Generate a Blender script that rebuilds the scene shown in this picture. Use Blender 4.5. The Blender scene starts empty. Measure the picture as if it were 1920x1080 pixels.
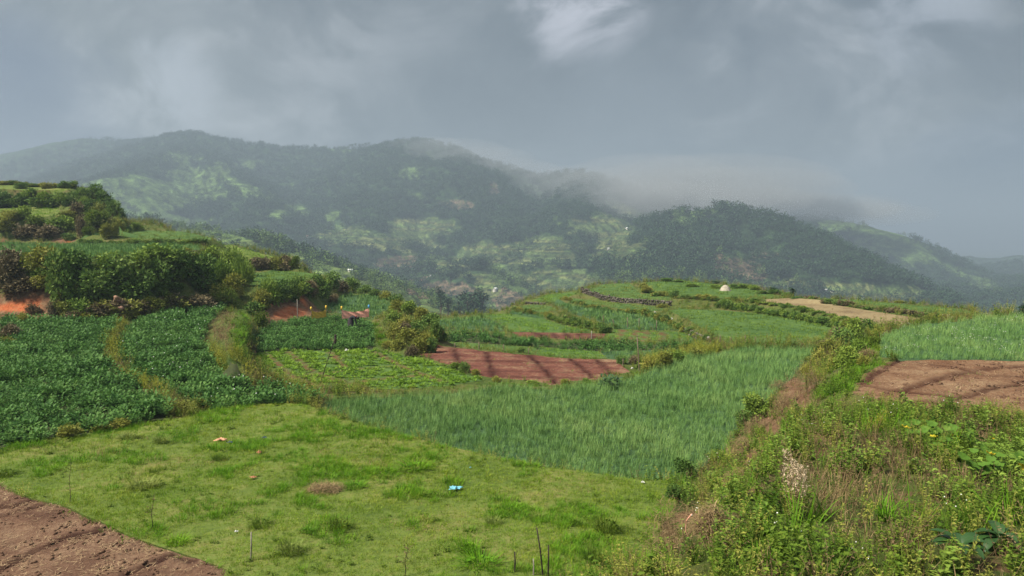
import bpy, math, random, time
import numpy as np
from mathutils import Vector, Matrix, Euler
from mathutils.geometry import delaunay_2d_cdt
T0 = time.time()
random.seed(7); RNG = np.random.default_rng(7)
sc = bpy.context.scene; COL = sc.collection
R = math.radians
# ------------------------------------------------------------------ camera
F = 1387.0; HV = 440.0; CAMZ = 8.0
PITCH = math.atan((540-HV)/F)
cam = bpy.data.cameras.new('camera'); camo = bpy.data.objects.new('camera', cam); COL.objects.link(camo)
camo.location = (0, 0, CAMZ); camo.rotation_euler = (R(90)-PITCH, 0, 0)
cam.sensor_width = 36; cam.lens = 36*F/1920; cam.clip_start = 0.1; cam.clip_end = 12000
sc.camera = camo
# ------------------------------------------------------------------ exposure, sun, sky
sc.view_settings.view_transform = 'Standard'; sc.view_settings.look = 'None'
sc.view_settings.exposure = 1.5; sc.view_settings.gamma = 1; sc.view_settings.use_curve_mapping = False
SUN_EL, SUN_AZ = 50, -108          # azimuth from +Y towards +X
sun = bpy.data.lights.new('sun', 'SUN'); sun.energy = 3.6; sun.angle = R(10); sun.color = (1, .92, .76)
suno = bpy.data.objects.new('sun', sun); COL.objects.link(suno)
sd = Vector((math.sin(R(SUN_AZ))*math.cos(R(SUN_EL)), math.cos(R(SUN_AZ))*math.cos(R(SUN_EL)), math.sin(R(SUN_EL))))
suno.rotation_euler = sd.to_track_quat('Z', 'Y').to_euler()

class NT:
    def __init__(s, tree): s.t = tree; s.n = tree.nodes; s.l = tree.links
    def __call__(s, typ, ins=None, **kw):
        n = s.n.new(typ)
        for k, v in kw.items(): setattr(n, k, v)
        for k, v in (ins or {}).items():
            if hasattr(v, 'links') or isinstance(v, bpy.types.NodeSocket): s.l.new(v, n.inputs[k])
            else: n.inputs[k].default_value = v
        return n
    def math(s, op, a, b=None, c=None, clamp=False):
        n = s.n.new('ShaderNodeMath'); n.operation = op; n.use_clamp = clamp
        for i, v in enumerate((a, b, c)):
            if v is None: continue
            if isinstance(v, bpy.types.NodeSocket): s.l.new(v, n.inputs[i])
            else: n.inputs[i].default_value = v
        return n.outputs[0]
    def mix(s, f, a, b):
        n = s.n.new('ShaderNodeMix'); n.data_type = 'RGBA'
        for i, v in ((0, f), (6, a), (7, b)):
            if isinstance(v, bpy.types.NodeSocket): s.l.new(v, n.inputs[i])
            else: n.inputs[i].default_value = v if i == 0 else (*v[:3], 1)
        return n.outputs[2]
    def ramp(s, f, stops, interp='LINEAR'):
        n = s.n.new('ShaderNodeValToRGB'); s.l.new(f, n.inputs[0]); n.color_ramp.interpolation = interp
        cr = n.color_ramp
        while len(cr.elements) < len(stops): cr.elements.new(0.5)
        for e, (p, c) in zip(cr.elements, stops):
            e.position = p; e.color = (*c[:3], 1) if hasattr(c, '__len__') else (c, c, c, 1)
        return n.outputs[0]
    def smooth(s, x, a, b):
        n = s.n.new('ShaderNodeMapRange'); n.interpolation_type = 'SMOOTHSTEP'
        s.l.new(x, n.inputs[0]); n.inputs[1].default_value = a; n.inputs[2].default_value = b
        return n.outputs[0]

w = bpy.data.worlds.new('World'); sc.world = w; w.use_nodes = True
for n in list(w.node_tree.nodes): w.node_tree.nodes.remove(n)
N = NT(w.node_tree)
out = N('ShaderNodeOutputWorld')
sky = N('ShaderNodeTexSky', sky_type='NISHITA', sun_disc=False, sun_elevation=R(SUN_EL), sun_rotation=R(SUN_AZ))
bg1 = N('ShaderNodeBackground', {'Color': sky.outputs[0], 'Strength': 0.06})
tc = N('ShaderNodeTexCoord'); D = tc.outputs['Generated']
sep = N('ShaderNodeSeparateXYZ', {0: D})
el = sep.outputs[2]
mp = N('ShaderNodeMapping', {'Vector': D, 'Scale': (1.0, 1.0, 1.25)})
n1 = N('ShaderNodeTexNoise', {'Vector': mp.outputs[0], 'Scale': 2.6, 'Detail': 7, 'Roughness': .56, 'Distortion': .35})
mp2 = N('ShaderNodeMapping', {'Vector': D, 'Location': (3.1, 7.7, 1.3), 'Scale': (1.0, 1.0, 1.4)})
n2 = N('ShaderNodeTexNoise', {'Vector': mp2.outputs[0], 'Scale': 6.5, 'Detail': 9, 'Roughness': .62, 'Distortion': .7})
cl = N.math('ADD', N.math('MULTIPLY', n1.outputs[0], .55), N.math('MULTIPLY', n2.outputs[0], .45))
cloud = N.ramp(cl, [(.39, (.070, .084, .098)), (.46, (.125, .145, .160)), (.53, (.225, .246, .258)), (.61, (.46, .48, .50))])
def dirn(u, v):
    d = Vector(((u-960)/F, 1, 0)) ; yc = -(v-540)/F
    d = Vector((d.x, math.cos(PITCH)+yc*math.sin(PITCH), -math.sin(PITCH)+yc*math.cos(PITCH))); return d.normalized()
def spot(u, v, cosw0, cosw1):      # a thin place or a dense place in the cloud deck, in a given direction of the sky
    dt = N('ShaderNodeVectorMath', {0: N('ShaderNodeVectorMath', {0: D, 1: N('ShaderNodeVectorMath', {0: N('ShaderNodeVectorMath', {0: n2.outputs[1], 1: (.5, .5, .5)}, operation='SUBTRACT').outputs[0], 3: .11}, operation='SCALE').outputs[0]}, operation='ADD').outputs[0],
                                   1: dirn(u, v)}, operation='DOT_PRODUCT')
    ln = N('ShaderNodeVectorMath', {0: N('ShaderNodeVectorMath', {0: D, 1: N('ShaderNodeVectorMath', {0: N('ShaderNodeVectorMath', {0: n2.outputs[1], 1: (.5, .5, .5)}, operation='SUBTRACT').outputs[0], 3: .11}, operation='SCALE').outputs[0]}, operation='ADD').outputs[0]}, operation='LENGTH')
    c = N.math('DIVIDE', dt.outputs['Value'], ln.outputs['Value'])
    return N.smooth(c, cosw0, cosw1)
c = cloud
SPOTS = [(1098, 12, .9955, .9995, (.86, .86, .95), .9), (1755, -8, .9960, .9999, (.56, .60, .68), .5), (335, 175, .9978, .99995, (.46, .50, .56), .65),
         (150, 40, .97, .999, (.27, .305, .315), .35), (1140, 300, .988, .9993, (.27, .31, .35), .5), (740, 140, .965, .999, (.135, .160, .180), .55),
         (1450, 260, .94, .999, (.125, .155, .190), .5), (1620, 415, .993, .9996, (.24, .28, .33), .5), (1880, 500, .980, .999, (.06, .105, .19), .9), (0, 250, .988, .9995, (.11, .145, .22), .75), (1000, 210, .965, .999, (.14, .168, .19), .5)]
for (u, v, a, b, colr, st) in SPOTS:
    k_ = N.math('MULTIPLY', spot(u, v, a, b), st)
    if colr[0] > .4: k_ = N.math('MULTIPLY', k_, N.smooth(n2.outputs[0], .36, .60))      # ragged gaps
    c = N.mix(k_, c, colr)
zen = N.math('ADD', N.math('MULTIPLY', N.smooth(el, .33, .95), 2.2), 1.0)
bg2 = N('ShaderNodeBackground', {'Color': c, 'Strength': N.math('MULTIPLY', zen, .455)})
mx = N('ShaderNodeMixShader', {0: .93, 1: bg1.outputs[0], 2: bg2.outputs[0]})
w.node_tree.links.new(mx.outputs[0], out.inputs[0])
try:
    w.cycles.sampling_method = 'MANUAL'; w.cycles.sample_map_resolution = 512
except Exception: pass
cy = sc.cycles
cy.max_bounces = 5; cy.diffuse_bounces = 2; cy.glossy_bounces = 2; cy.transmission_bounces = 3; cy.transparent_max_bounces = 6; cy.volume_bounces = 0
cy.use_denoising = True; cy.denoising_prefilter = 'FAST'
cy.caustics_reflective = False; cy.caustics_refractive = False
# ------------------------------------------------------------------ helpers
def tag(o, label=None, cat=None, group=None, kind=None):
    if label: o['label'] = label
    if cat: o['category'] = cat
    if group: o['group'] = group
    if kind: o['kind'] = kind
    return o
def mesh_np(name, V, Fc, mat=None, smooth=False):
    """V (n,3), Fc (m,k) equal size faces or a list of such arrays"""
    me = bpy.data.meshes.new(name)
    Fl = Fc if isinstance(Fc, list) else [Fc]
    Fl = [np.asarray(f, dtype=np.int32) for f in Fl if len(f)]
    me.vertices.add(len(V)); me.vertices.foreach_set('co', np.asarray(V, dtype=np.float32).ravel())
    nl = sum(f.size for f in Fl); nf = sum(len(f) for f in Fl)
    me.loops.add(nl); me.polygons.add(nf)
    me.loops.foreach_set('vertex_index', np.concatenate([f.ravel() for f in Fl]))
    tot = np.concatenate([np.full(len(f), f.shape[1], dtype=np.int32) for f in Fl])
    st = np.concatenate([[0], np.cumsum(tot)[:-1]]).astype(np.int32)
    me.polygons.foreach_set('loop_start', st)
    me.update(calc_edges=True)
    if smooth: me.polygons.foreach_set('use_smooth', np.ones(nf, dtype=bool))
    if mat: me.materials.append(mat)
    me.update(); return me
def link(name, me, parent=None, loc=None, rz=0):
    o = bpy.data.objects.new(name, me); COL.objects.link(o)
    if parent: o.parent = parent
    if loc is not None: o.location = loc
    if rz: o.rotation_euler.z = rz
    return o
def copy_tree(o):
    c = o.copy(); COL.objects.link(c)
    for ch in o.children:
        d = ch.copy(); COL.objects.link(d); d.parent = c
        for g in ch.children:
            e = g.copy(); COL.objects.link(e); e.parent = d
    return c
def vnoise(x, y, seed=0):
    xi = np.floor(x).astype(np.int64); yi = np.floor(y).astype(np.int64); xf = x-xi; yf = y-yi
    def h(a, b):
        n = (a*374761393 + b*668265263 + seed*1274126177) & 0x7fffffff
        n = ((n ^ (n >> 13))*1274126177) & 0x7fffffff
        return ((n ^ (n >> 16)) & 0xffff)/65535.0
    u = xf*xf*(3-2*xf); v = yf*yf*(3-2*yf)
    return ((h(xi, yi)*(1-u)+h(xi+1, yi)*u)*(1-v)+(h(xi, yi+1)*(1-u)+h(xi+1, yi+1)*u)*v)*2-1
def fbm(x, y, sc_, octv=4, seed=0):
    x = np.asarray(x, float)/sc_; y = np.asarray(y, float)/sc_; s = 0; a = 1; t = 0
    for i in range(octv):
        s = s + a*vnoise(x*2**i+17.3*i, y*2**i-9.1*i, seed+i); t += a; a *= .5
    return s/t
CP, SP = math.cos(PITCH), math.sin(PITCH)
def ray(u, v):
    yc = -(v-540)/F
    return (u-960)/F, CP+yc*SP, -SP+yc*CP
def proj(x, y, z):
    x = np.asarray(x, float); y = np.asarray(y, float); z = np.asarray(z, float)-CAMZ
    f = y*CP - z*SP; upc = y*SP + z*CP
    f = np.maximum(f, .1)
    return 960+F*x/f, 540-F*upc/f
def inpoly(x, y, P):
    x = np.asarray(x, float); y = np.asarray(y, float); r = np.zeros(x.shape, bool); n = len(P)
    for i in range(n):
        x1, y1 = P[i]; x2, y2 = P[(i+1) % n]
        if y1 == y2: continue
        c_ = ((y1 > y) != (y2 > y)) & (x < (x2-x1)*(y-y1)/(y2-y1)+x1)
        r ^= c_
    return r
# ------------------------------------------------------------------ the fields: each outline is a plot of land on its own (nearly level) plane
FIELDS = {}
FORDER = []
def plane_hit(pl, u, v):
    z0, a, b = pl; dx, dy, dz = ray(u, v)
    den = dz-a*dx-b*dy
    t = (z0-CAMZ)/den
    return dx*t, dy*t, CAMZ+dz*t
def field(name, px, z=None, on=None, a=0., b=0., rough=.04, run=1.012, crop=0):
    if on:
        A, u, vb, vt = on
        x, y, zz = plane_hit(FIELDS[A]['pl'], u, vb)
        k = y*run; dx, dy, dz = ray(u, vt); t = k/dy
        x, y, zz = dx*t, dy*t, CAMZ+dz*t
        z = zz-a*x-b*y
    pl = (z, a, b)
    plc = (pl[0]+crop, pl[1], pl[2]); P = []
    for i in range(len(px)):
        (u1, v1), (u2, v2) = px[i], px[(i+1) % len(px)]
        h1 = plane_hit(plc, u1, v1); h2 = plane_hit(plc, u2, v2)
        L = math.hypot(h1[0]-h2[0], h1[1]-h2[1]); dd = min(h1[1], h2[1])
        k = max(1, min(40, int(L/max(.5, dd*.02))))
        for j in range(k):
            q = plane_hit(plc, u1+(u2-u1)*j/k, v1+(v2-v1)*j/k); P.append((q[0], q[1]))
    P = np.array(P)
    if k > 0 and len(P) > 8:                      # hand-dug plots have uneven edges
        d = np.hypot(P[:, 0], P[:, 1])
        P = P + np.stack([fbm(P[:, 0]*1.7+5, P[:, 1], 2.5, 2, 3), fbm(P[:, 0], P[:, 1]*1.7-5, 2.5, 2, 8)], 1)*(.10+.0015*d)[:, None]
    FIELDS[name] = dict(pl=pl, P=P, rough=rough, px=px); FORDER.append(name)
PAST = [(-260, 1000), (-200, 880), (0, 845), (150, 818), (260, 795), (340, 785), (400, 772), (520, 753), (580, 762), (615, 783), (700, 808), (800, 832), (900, 860), (1000, 880), (1120, 893), (1250, 905),
        (1265, 945), (1235, 990), (1212, 1060), (1205, 1180), (380, 1180), (420, 1080), (300, 1034), (200, 990), (60, 942), (0, 905)]
field('pasture', PAST, z=0, rough=.24)
field('soil_bl', [(-320, 960), (-260, 905), (-10, 905), (60, 946), (200, 994), (300, 1038), (418, 1084), (376, 1180), (300, 1300), (-320, 1300)], z=-.05, rough=.24)
field('onion', [(590, 766), (640, 797), (740, 824), (900, 865), (1050, 889), (1250, 907), (1300, 880), (1345, 845), (1385, 795), (1400, 772), (1450, 735), (1490, 692), (1515, 665), (1535, 648),
        (1400, 646), (1330, 656), (1250, 668), (1190, 700), (1110, 716), (1040, 722), (930, 716), (840, 727), (700, 738), (610, 745)], z=-.6, rough=.12, crop=.3)
field('potato_a', [(-300, 900), (-300, 600), (0, 600), (60, 597), (150, 602), (224, 598), (204, 632), (190, 655), (210, 690), (278, 728), (322, 754), (300, 780), (150, 812), (0, 840)], z=-.1-.02*28, b=.02, rough=.10, crop=.3)
field('potato_b', [(250, 602), (330, 580), (425, 572), (402, 592), (380, 620), (385, 650), (418, 690), (455, 707), (600, 742), (540, 753), (400, 768), (362, 754), (305, 725), (246, 692), (222, 655), (232, 632)], z=-.3-.02*33, b=.02, rough=.10, crop=.3)
field('seedling', [(458, 692), (478, 662), (560, 657), (700, 656), (770, 668), (840, 690), (908, 711), (850, 722), (700, 733), (600, 737), (540, 722), (460, 706)], z=-1.0, rough=.05)
field('potato_c', [(482, 655), (476, 632), (508, 606), (560, 596), (640, 592), (698, 604), (702, 640), (698, 652)], z=-1.0, rough=.08, crop=.25)
field('onion_b', [(604, 588), (615, 572), (645, 553), (700, 553), (735, 568), (738, 582), (705, 592), (700, 600), (640, 588)], z=-1.0-.02*80, b=.02)
field('red', [(783, 663), (800, 652), (834, 650), (910, 658), (991, 667), (1067, 672), (1155, 676), (1179, 697), (1112, 708), (1043, 719), (961, 711), (916, 707), (870, 695), (825, 680)], z=-.95, rough=.03)
field('strip_a', [(837, 640), (1010, 651), (1000, 664), (910, 655), (834, 648)], z=-1.6)
field('strip_b', [(1012, 651), (1121, 658), (1136, 671), (1070, 670), (1004, 665)], z=-1.6)
field('teal_a', [(1138, 672), (1124, 658), (1233, 655), (1290, 656), (1272, 666), (1240, 680), (1182, 682)], z=-1.6)
field('cabbage', [(822, 622), (871, 622), (931, 623), (973, 631), (1052, 637), (1143, 637), (1233, 640), (1318, 643), (1327, 650), (1233, 654), (1127, 654), (1010, 650), (837, 639)], z=-1.7, rough=.1, crop=.3)
field('teal_b', [(816, 600), (900, 596), (913, 597), (937, 610), (955, 621), (871, 621), (822, 621)], z=-1.7)
field('purple', [(961, 623), (1135, 626), (1126, 636), (1052, 636), (973, 630)], z=-1.7, rough=.02)
field('bright', [(905, 592), (949, 588), (1028, 600), (1061, 612), (1115, 618), (1091, 621), (1052, 624), (961, 622), (939, 609), (920, 599)], z=-1.7)
field('lined', [(1151, 617), (1275, 622), (1318, 641), (1233, 638), (1131, 636)], z=-1.7)
field('teal_c', [(1031, 568), (1103, 577), (1191, 589), (1233, 595), (1272, 619), (1233, 619), (1151, 616), (1136, 606), (1067, 586)], z=-1.7)
field('teal_d', [(955, 586), (985, 582), (1025, 589), (1040, 595), (1000, 597)], z=-1.55)
field('strip_c', [(972, 574), (1000, 571), (1030, 574), (1045, 580), (1020, 585), (985, 580)], on=('teal_d', 1000, 584, 580))
field('top_a', [(997, 564), (1022, 554), (1070, 548), (1084, 550), (1057, 560), (1030, 566)], on=('teal_c', 1050, 572, 562))
field('strip_d', [(1062, 560), (1090, 561), (1200, 573), (1290, 577), (1290, 581), (1225, 583), (1191, 582), (1103, 572)], on=('teal_c', 1191, 589, 583), b=.01)
field('slope_a', [(1100, 545), (1130, 533), (1182, 531), (1190, 540), (1203, 552), (1258, 557), (1262, 563), (1203, 562), (1127, 554), (1096, 548)], on=('strip_d', 1190, 571, 561), b=.015)
field('right_green', [(1254, 582), (1280, 579), (1360, 582), (1450, 592), (1540, 607), (1560, 615), (1545, 637), (1490, 644), (1362, 641), (1318, 615), (1282, 596)], z=-.7, b=.0)
field('tan', [(1415, 562), (1478, 559), (1560, 570), (1650, 586), (1725, 597), (1690, 609), (1640, 607), (1600, 604), (1500, 580)], on=('right_green', 1500, 600, 583), b=.008, rough=.02)
field('top_b', [(1205, 547), (1212, 530), (1262, 526), (1330, 531), (1400, 541), (1440, 550), (1475, 558), (1420, 561), (1350, 560), (1263, 555)], on=('slope_a', 1225, 553, 547), b=.02)
field('top_c', [(1500, 559), (1600, 562), (1740, 574), (1800, 579), (1830, 586), (1780, 589), (1680, 577), (1580, 565)], on=('tan', 1600, 571, 563), b=.012)
field('right_onion', [(1648, 658), (1650, 628), (1685, 606), (1740, 598), (1800, 595), (1830, 589), (1920, 584), (2200, 584), (2250, 668), (1920, 664), (1720, 663)], z=3.0, rough=.06, crop=.25)
field('soil_r', [(1692, 674), (1800, 671), (1920, 669), (2250, 672), (2300, 800), (1920, 782), (1750, 768), (1640, 757), (1598, 737), (1618, 705), (1655, 683)], z=2.95, rough=.03)
field('weedtop', [(1560, 800), (1640, 775), (1750, 785), (1920, 800), (2300, 820), (2300, 1500), (1320, 1500), (1330, 1080), (1400, 940), (1480, 860)], z=4.5, b=-.075, rough=.18)
field('teal_l', [(-120, 480), (-120, 458), (0, 458), (150, 459), (370, 461), (383, 466), (330, 477), (150, 482)], on=('potato_a', 150, 602, 480), b=.02, run=1.12)
field('slope_l', [(148, 450), (225, 446), (392, 449), (396, 445), (340, 434), (232, 430), (226, 440), (160, 445)], on=('teal_l', 250, 459, 451), b=.10)
field('terrace_l', [(-120, 412), (-120, 386), (0, 387), (105, 389), (118, 400), (60, 408), (0, 410)], on=('teal_l', 50, 458, 412), b=.12, rough=.2)
field('terrace_m', [(-120, 356), (-120, 345), (0, 345), (70, 348), (138, 353), (120, 358), (0, 354)], on=('terrace_l', 50, 388, 355), b=.15, rough=.2)
field('dome', [(150, 352), (178, 352), (205, 376), (222, 402), (224, 436), (200, 441), (172, 441), (160, 400)], on=('teal_l', 190, 459, 447), b=.30, rough=.4)
field('knoll', [(232, 425), (236, 414), (280, 415), (286, 424)], on=('slope_l', 260, 431, 424), b=.05, rough=.1)
field('onion_l', [(466, 536), (470, 512), (530, 507), (590, 513), (600, 520), (560, 530), (500, 541)], on=('potato_c', 540, 598, 537), b=.03, run=1.045)
field('slope_m', [(400, 466), (428, 459), (545, 490), (556, 500), (520, 499), (478, 499), (452, 478)], on=('onion_l', 520, 509, 500), b=.07, rough=.1)
field('baulk', [(440, 582), (458, 592), (448, 640), (446, 680), (438, 680), (420, 650), (414, 622), (424, 600)], on=('potato_b', 395, 632, 612), b=0, rough=.2)
field('spur_bushes', [(742, 575), (790, 592), (822, 632), (790, 650), (740, 630), (722, 600)], z=-.2, b=-.004, rough=.3)
field('stand', [(940, 3000), (980, 3000), (985, 4200), (935, 4200)], z=6.4)
FIELDS['stand']['P'] = np.array([(-3, -4), (3.5, -4), (3.5, 1.6), (-3, 1.6)], float)
CLOSED = FORDER
EDG = {k: (FIELDS[k]['P'], np.roll(FIELDS[k]['P'], -1, axis=0)) for k in FORDER}
# outline vertices and heights as a point cloud for fast interpolation
def und(x, y, amp): return amp*(fbm(x, y, 3.5, 3, 21)*.8+fbm(x, y, 11, 2, 5)*1.0)
def owner(x, y):
    r = np.full(np.shape(x), -1)
    for i, k in enumerate(FORDER):
        P = FIELDS[k]['P']; m = (x >= P[:, 0].min()) & (x <= P[:, 0].max()) & (y >= P[:, 1].min()) & (y <= P[:, 1].max()) & (r < 0)
        if m.any():
            ii = np.nonzero(m)[0]; q = inpoly(x[ii], y[ii], P); r[ii[q]] = i
    return r
# farthest built ground in every direction (the brow where the land drops away)
AZB = np.radians(np.linspace(-46, 46, 185)); _r = np.zeros(len(AZB))
for k in FORDER:
    P = FIELDS[k]['P']; Q = np.roll(P, -1, axis=0)
    for s in np.linspace(0, 1, 6):
        W = P*(1-s)+Q*s; az = np.arctan2(W[:, 0], W[:, 1]); rr = np.hypot(W[:, 0], W[:, 1])
        idx = np.rint((az-AZB[0])/(AZB[1]-AZB[0])).astype(int); ok = (idx >= 0) & (idx < len(AZB))
        np.maximum.at(_r, idx[ok], rr[ok])
g = _r > 0; _r = np.interp(AZB, AZB[g], _r[g])
_r = np.array([_r[max(0, i-1):i+2].max() for i in range(len(_r))])
RC = np.convolve(np.pad(_r, 1, mode='edge'), np.ones(3)/3, 'valid')
def rcrest(x, y): return np.interp(np.arctan2(x, np.maximum(y, 1e-3)), AZB, RC)+1.0
def gapz(x, y):
    """ground between plots: banks that run from one plot's edge to the next"""
    x = np.asarray(x, float); y = np.asarray(y, float); out_ = np.empty(len(x))
    for s in range(0, len(x), 20000):
        X = x[s:s+20000]; Y = y[s:s+20000]
        W = np.zeros(len(X)); WZ = np.zeros(len(X)); WZ2 = np.zeros(len(X))
        for k in FORDER:
            A, B = EDG[k]; z0, a, b = FIELDS[k]['pl']
            best = np.full(len(X), 1e18); bx = np.zeros(len(X)); by = np.zeros(len(X))
            # coarse reject
            cx, cy_ = A.mean(0); rad = np.hypot(A[:, 0]-cx, A[:, 1]-cy_).max()
            m = np.hypot(X-cx, Y-cy_) < rad+60
            if not m.any(): continue
            xi = X[m]; yi = Y[m]; bb = best[m]; bxx = bx[m]; byy = by[m]
            st = 1
            for (ax, ay), (qx, qy) in zip(A[::st], B[::st]):
                ex = qx-ax; ey = qy-ay; L = ex*ex+ey*ey+1e-9
                t = np.clip(((xi-ax)*ex+(yi-ay)*ey)/L, 0, 1); px = ax+t*ex; py = ay+t*ey
                d = (xi-px)**2+(yi-py)**2; u = d < bb
                bb = np.where(u, d, bb); bxx = np.where(u, px, bxx); byy = np.where(u, py, byy)
            d = np.sqrt(bb)+.02; wgt = d**-1.6*np.exp(-d/25)
            zz = z0+a*bxx+b*byy
            W[m] += wgt; WZ[m] += wgt*zz; WZ2[m] += wgt*zz*zz
        W = np.maximum(W, 1e-12)
        mu = WZ/W; sdv = np.sqrt(np.maximum(WZ2/W-mu*mu, 0))
        out_[s:s+20000] = mu-.12*np.minimum(sdv, 2)
    return out_
def ground(x, y, noise=True):
    x = np.asarray(x, float).ravel(); y = np.asarray(y, float).ravel()
    ow = owner(x, y); z = np.zeros(len(x))
    rc = rcrest(x, y); r = np.hypot(x, y); k = np.minimum(1, rc/np.maximum(r, 1e-6)); xc, yc = x*k, y*k
    ow2 = owner(xc, yc)
    for i, nme in enumerate(FORDER):
        m = ow2 == i
        if m.any():
            z0, a, b = FIELDS[nme]['pl']; z[m] = z0+a*xc[m]+b*yc[m]
            if noise: z[m] += und(xc[m], yc[m], FIELDS[nme]['rough'])
    m = ow2 < 0
    if m.any():
        z[m] = gapz(xc[m], yc[m])
        if noise: z[m] += .22*fbm(xc[m], yc[m], 2.2, 3, 77)
    ov = np.maximum(r-rc, 0)
    z -= .30*ov*np.minimum(1, ov/12)+.00*ov
    return z, ow
def hit(uv, tmax=260):
    """first ground point seen along pixel rays"""
    uv = np.asarray(uv, float); yc = -(uv[:, 1]-540)/F
    d = np.stack([(uv[:, 0]-960)/F, CP+yc*SP, -SP+yc*CP], 1)
    T = np.geomspace(5, tmax, 150); res = np.full(len(uv), np.nan)
    X = d[:, None, 0]*T; Y = d[:, None, 1]*T; Z = CAMZ+d[:, None, 2]*T
    G = ground(X.ravel(), Y.ravel(), False)[0].reshape(X.shape)
    below = Z < G
    for i in range(len(uv)):
        j = np.argmax(below[i])
        if not below[i].any():   # grazes the brow: take the closest approach
            j = int(np.argmin(Z[i]-G[i])); res[i] = T[j]; continue
        if j == 0: res[i] = T[0]; continue
        g0 = Z[i, j-1]-G[i, j-1]; g1 = Z[i, j]-G[i, j]; res[i] = T[j-1]+(T[j]-T[j-1])*g0/(g0-g1+1e-9)
    x = d[:, 0]*res; y = d[:, 1]*res
    z = ground(x, y)[0]
    return np.stack([x, y, z], 1)
# ------------------------------------------------------------------ materials
def mat(name, rough=.9, spec=.15):
    m = bpy.data.materials.new(name); m.use_nodes = True
    t = NT(m.node_tree); b = m.node_tree.nodes['Principled BSDF']
    b.inputs['Roughness'].default_value = rough; b.inputs['Specular IOR Level'].default_value = spec
    return m, t, b
def noise(t, scale, detail=4, rough=.55, vec=None, dist=0):
    if vec is None: vec = t('ShaderNodeNewGeometry').outputs['Position']
    return t('ShaderNodeTexNoise', {'Vector': vec, 'Scale': scale, 'Detail': detail, 'Roughness': rough, 'Distortion': dist}).outputs[0]
def ground_mat(name, c1, c2, c3=None, s1=.25, s2=3.0, bump=.5, bs=6., bd=.06, furrow_col=None):
    m, t, b = mat(name, .95, .08)
    a = noise(t, s1, 5); f = noise(t, s2, 6, .65)
    mixf = t.math('ADD', t.math('MULTIPLY', a, .55), t.math('MULTIPLY', f, .45))
    stops = [(.38, c1), (.60, c2)]
    if c3: stops = [(.36, c1), (.50, c2), (.64, c3)]
    cc_ = t.ramp(mixf, stops)
    if furrow_col: cc_ = t.mix(t.math('MULTIPLY', t('ShaderNodeAttribute', attribute_name='soil').outputs['Fac'], .95), cc_, furrow_col)  # furrow lines tinted by colour, darker in the bare plots
    t.l.new(cc_, b.inputs[0])
    bn = t('ShaderNodeBump', {'Height': noise(t, bs, 6, .7), 'Strength': bump, 'Distance': bd}); t.l.new(bn.outputs[0], b.inputs['Normal'])
    return m
def leaf_mat(name, cols, wscale=.35, rnd=.5, rough=.6, spec=.12, trans=.25, val=1., two=None):
    """foliage: colour varies leaf by leaf ('rnd' attribute), plant by plant and from place to place"""
    m, t, b = mat(name, rough, spec)
    at = t('ShaderNodeAttribute', attribute_name='rnd').outputs['Fac']
    oi = t('ShaderNodeObjectInfo').outputs['Random']
    wn = noise(t, wscale, 7, .74)
    f = t.math('ADD', t.math('MULTIPLY', at, .38), t.math('ADD', t.math('MULTIPLY', oi, .22), t.math('MULTIPLY', t.math('SUBTRACT', wn, .5), 1.5)))
    f = t.math('ADD', f, .2)
    n = len(cols)
    c = t.ramp(f, [(.05+.9*i/(n-1), tuple(x*val for x in cc)) for i, cc in enumerate(cols)])
    t.l.new(c, b.inputs[0])
    if trans:
        tr = t('ShaderNodeBsdfTranslucent', {'Color': c}); ms = t('ShaderNodeMixShader', {0: trans, 1: b.outputs[0], 2: tr.outputs[0]})
        t.l.new(ms.outputs[0], m.node_tree.nodes['Material Output'].inputs[0])
    return m
def plain(name, c, rough=.8, spec=.2, var=.25, ns=8.):
    m, t, b = mat(name, rough, spec)
    n = noise(t, ns, 5, .6)
    t.l.new(t.ramp(n, [(.3, tuple(x*(1-var) for x in c)), (.7, tuple(min(1, x*(1+var)) for x in c))]), b.inputs[0])
    bn = t('ShaderNodeBump', {'Height': n, 'Strength': .3, 'Distance': .02}); t.l.new(bn.outputs[0], b.inputs['Normal'])
    return m
M = {}
M['g_grass'] = ground_mat('turf_soil', (.055, .085, .018), (.095, .13, .028), (.15, .145, .05), .35, 4)
M['g_green'] = ground_mat('green_field_ground', (.035, .075, .02), (.07, .12, .03), None, .2, 2, furrow_col=(.10, .04, .025))
M['g_dark'] = ground_mat('dark_crop_soil', (.035, .045, .02), (.05, .06, .025), None, .4, 4)  # dark soil colour beneath the potato and cabbage plants
M['g_teal'] = ground_mat('onion_bed_soil', (.03, .065, .03), (.045, .085, .035), None, .4, 4)
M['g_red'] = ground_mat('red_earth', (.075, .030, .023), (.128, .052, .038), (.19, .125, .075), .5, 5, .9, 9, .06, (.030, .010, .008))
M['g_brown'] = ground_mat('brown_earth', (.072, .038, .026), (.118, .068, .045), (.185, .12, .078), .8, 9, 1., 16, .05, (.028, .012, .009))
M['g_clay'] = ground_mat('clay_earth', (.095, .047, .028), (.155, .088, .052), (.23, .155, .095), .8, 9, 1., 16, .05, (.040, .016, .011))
M['g_tan'] = ground_mat('stubble_earth', (.11, .08, .045), (.19, .145, .08), (.22, .18, .10), .3, 3, .6)
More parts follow.
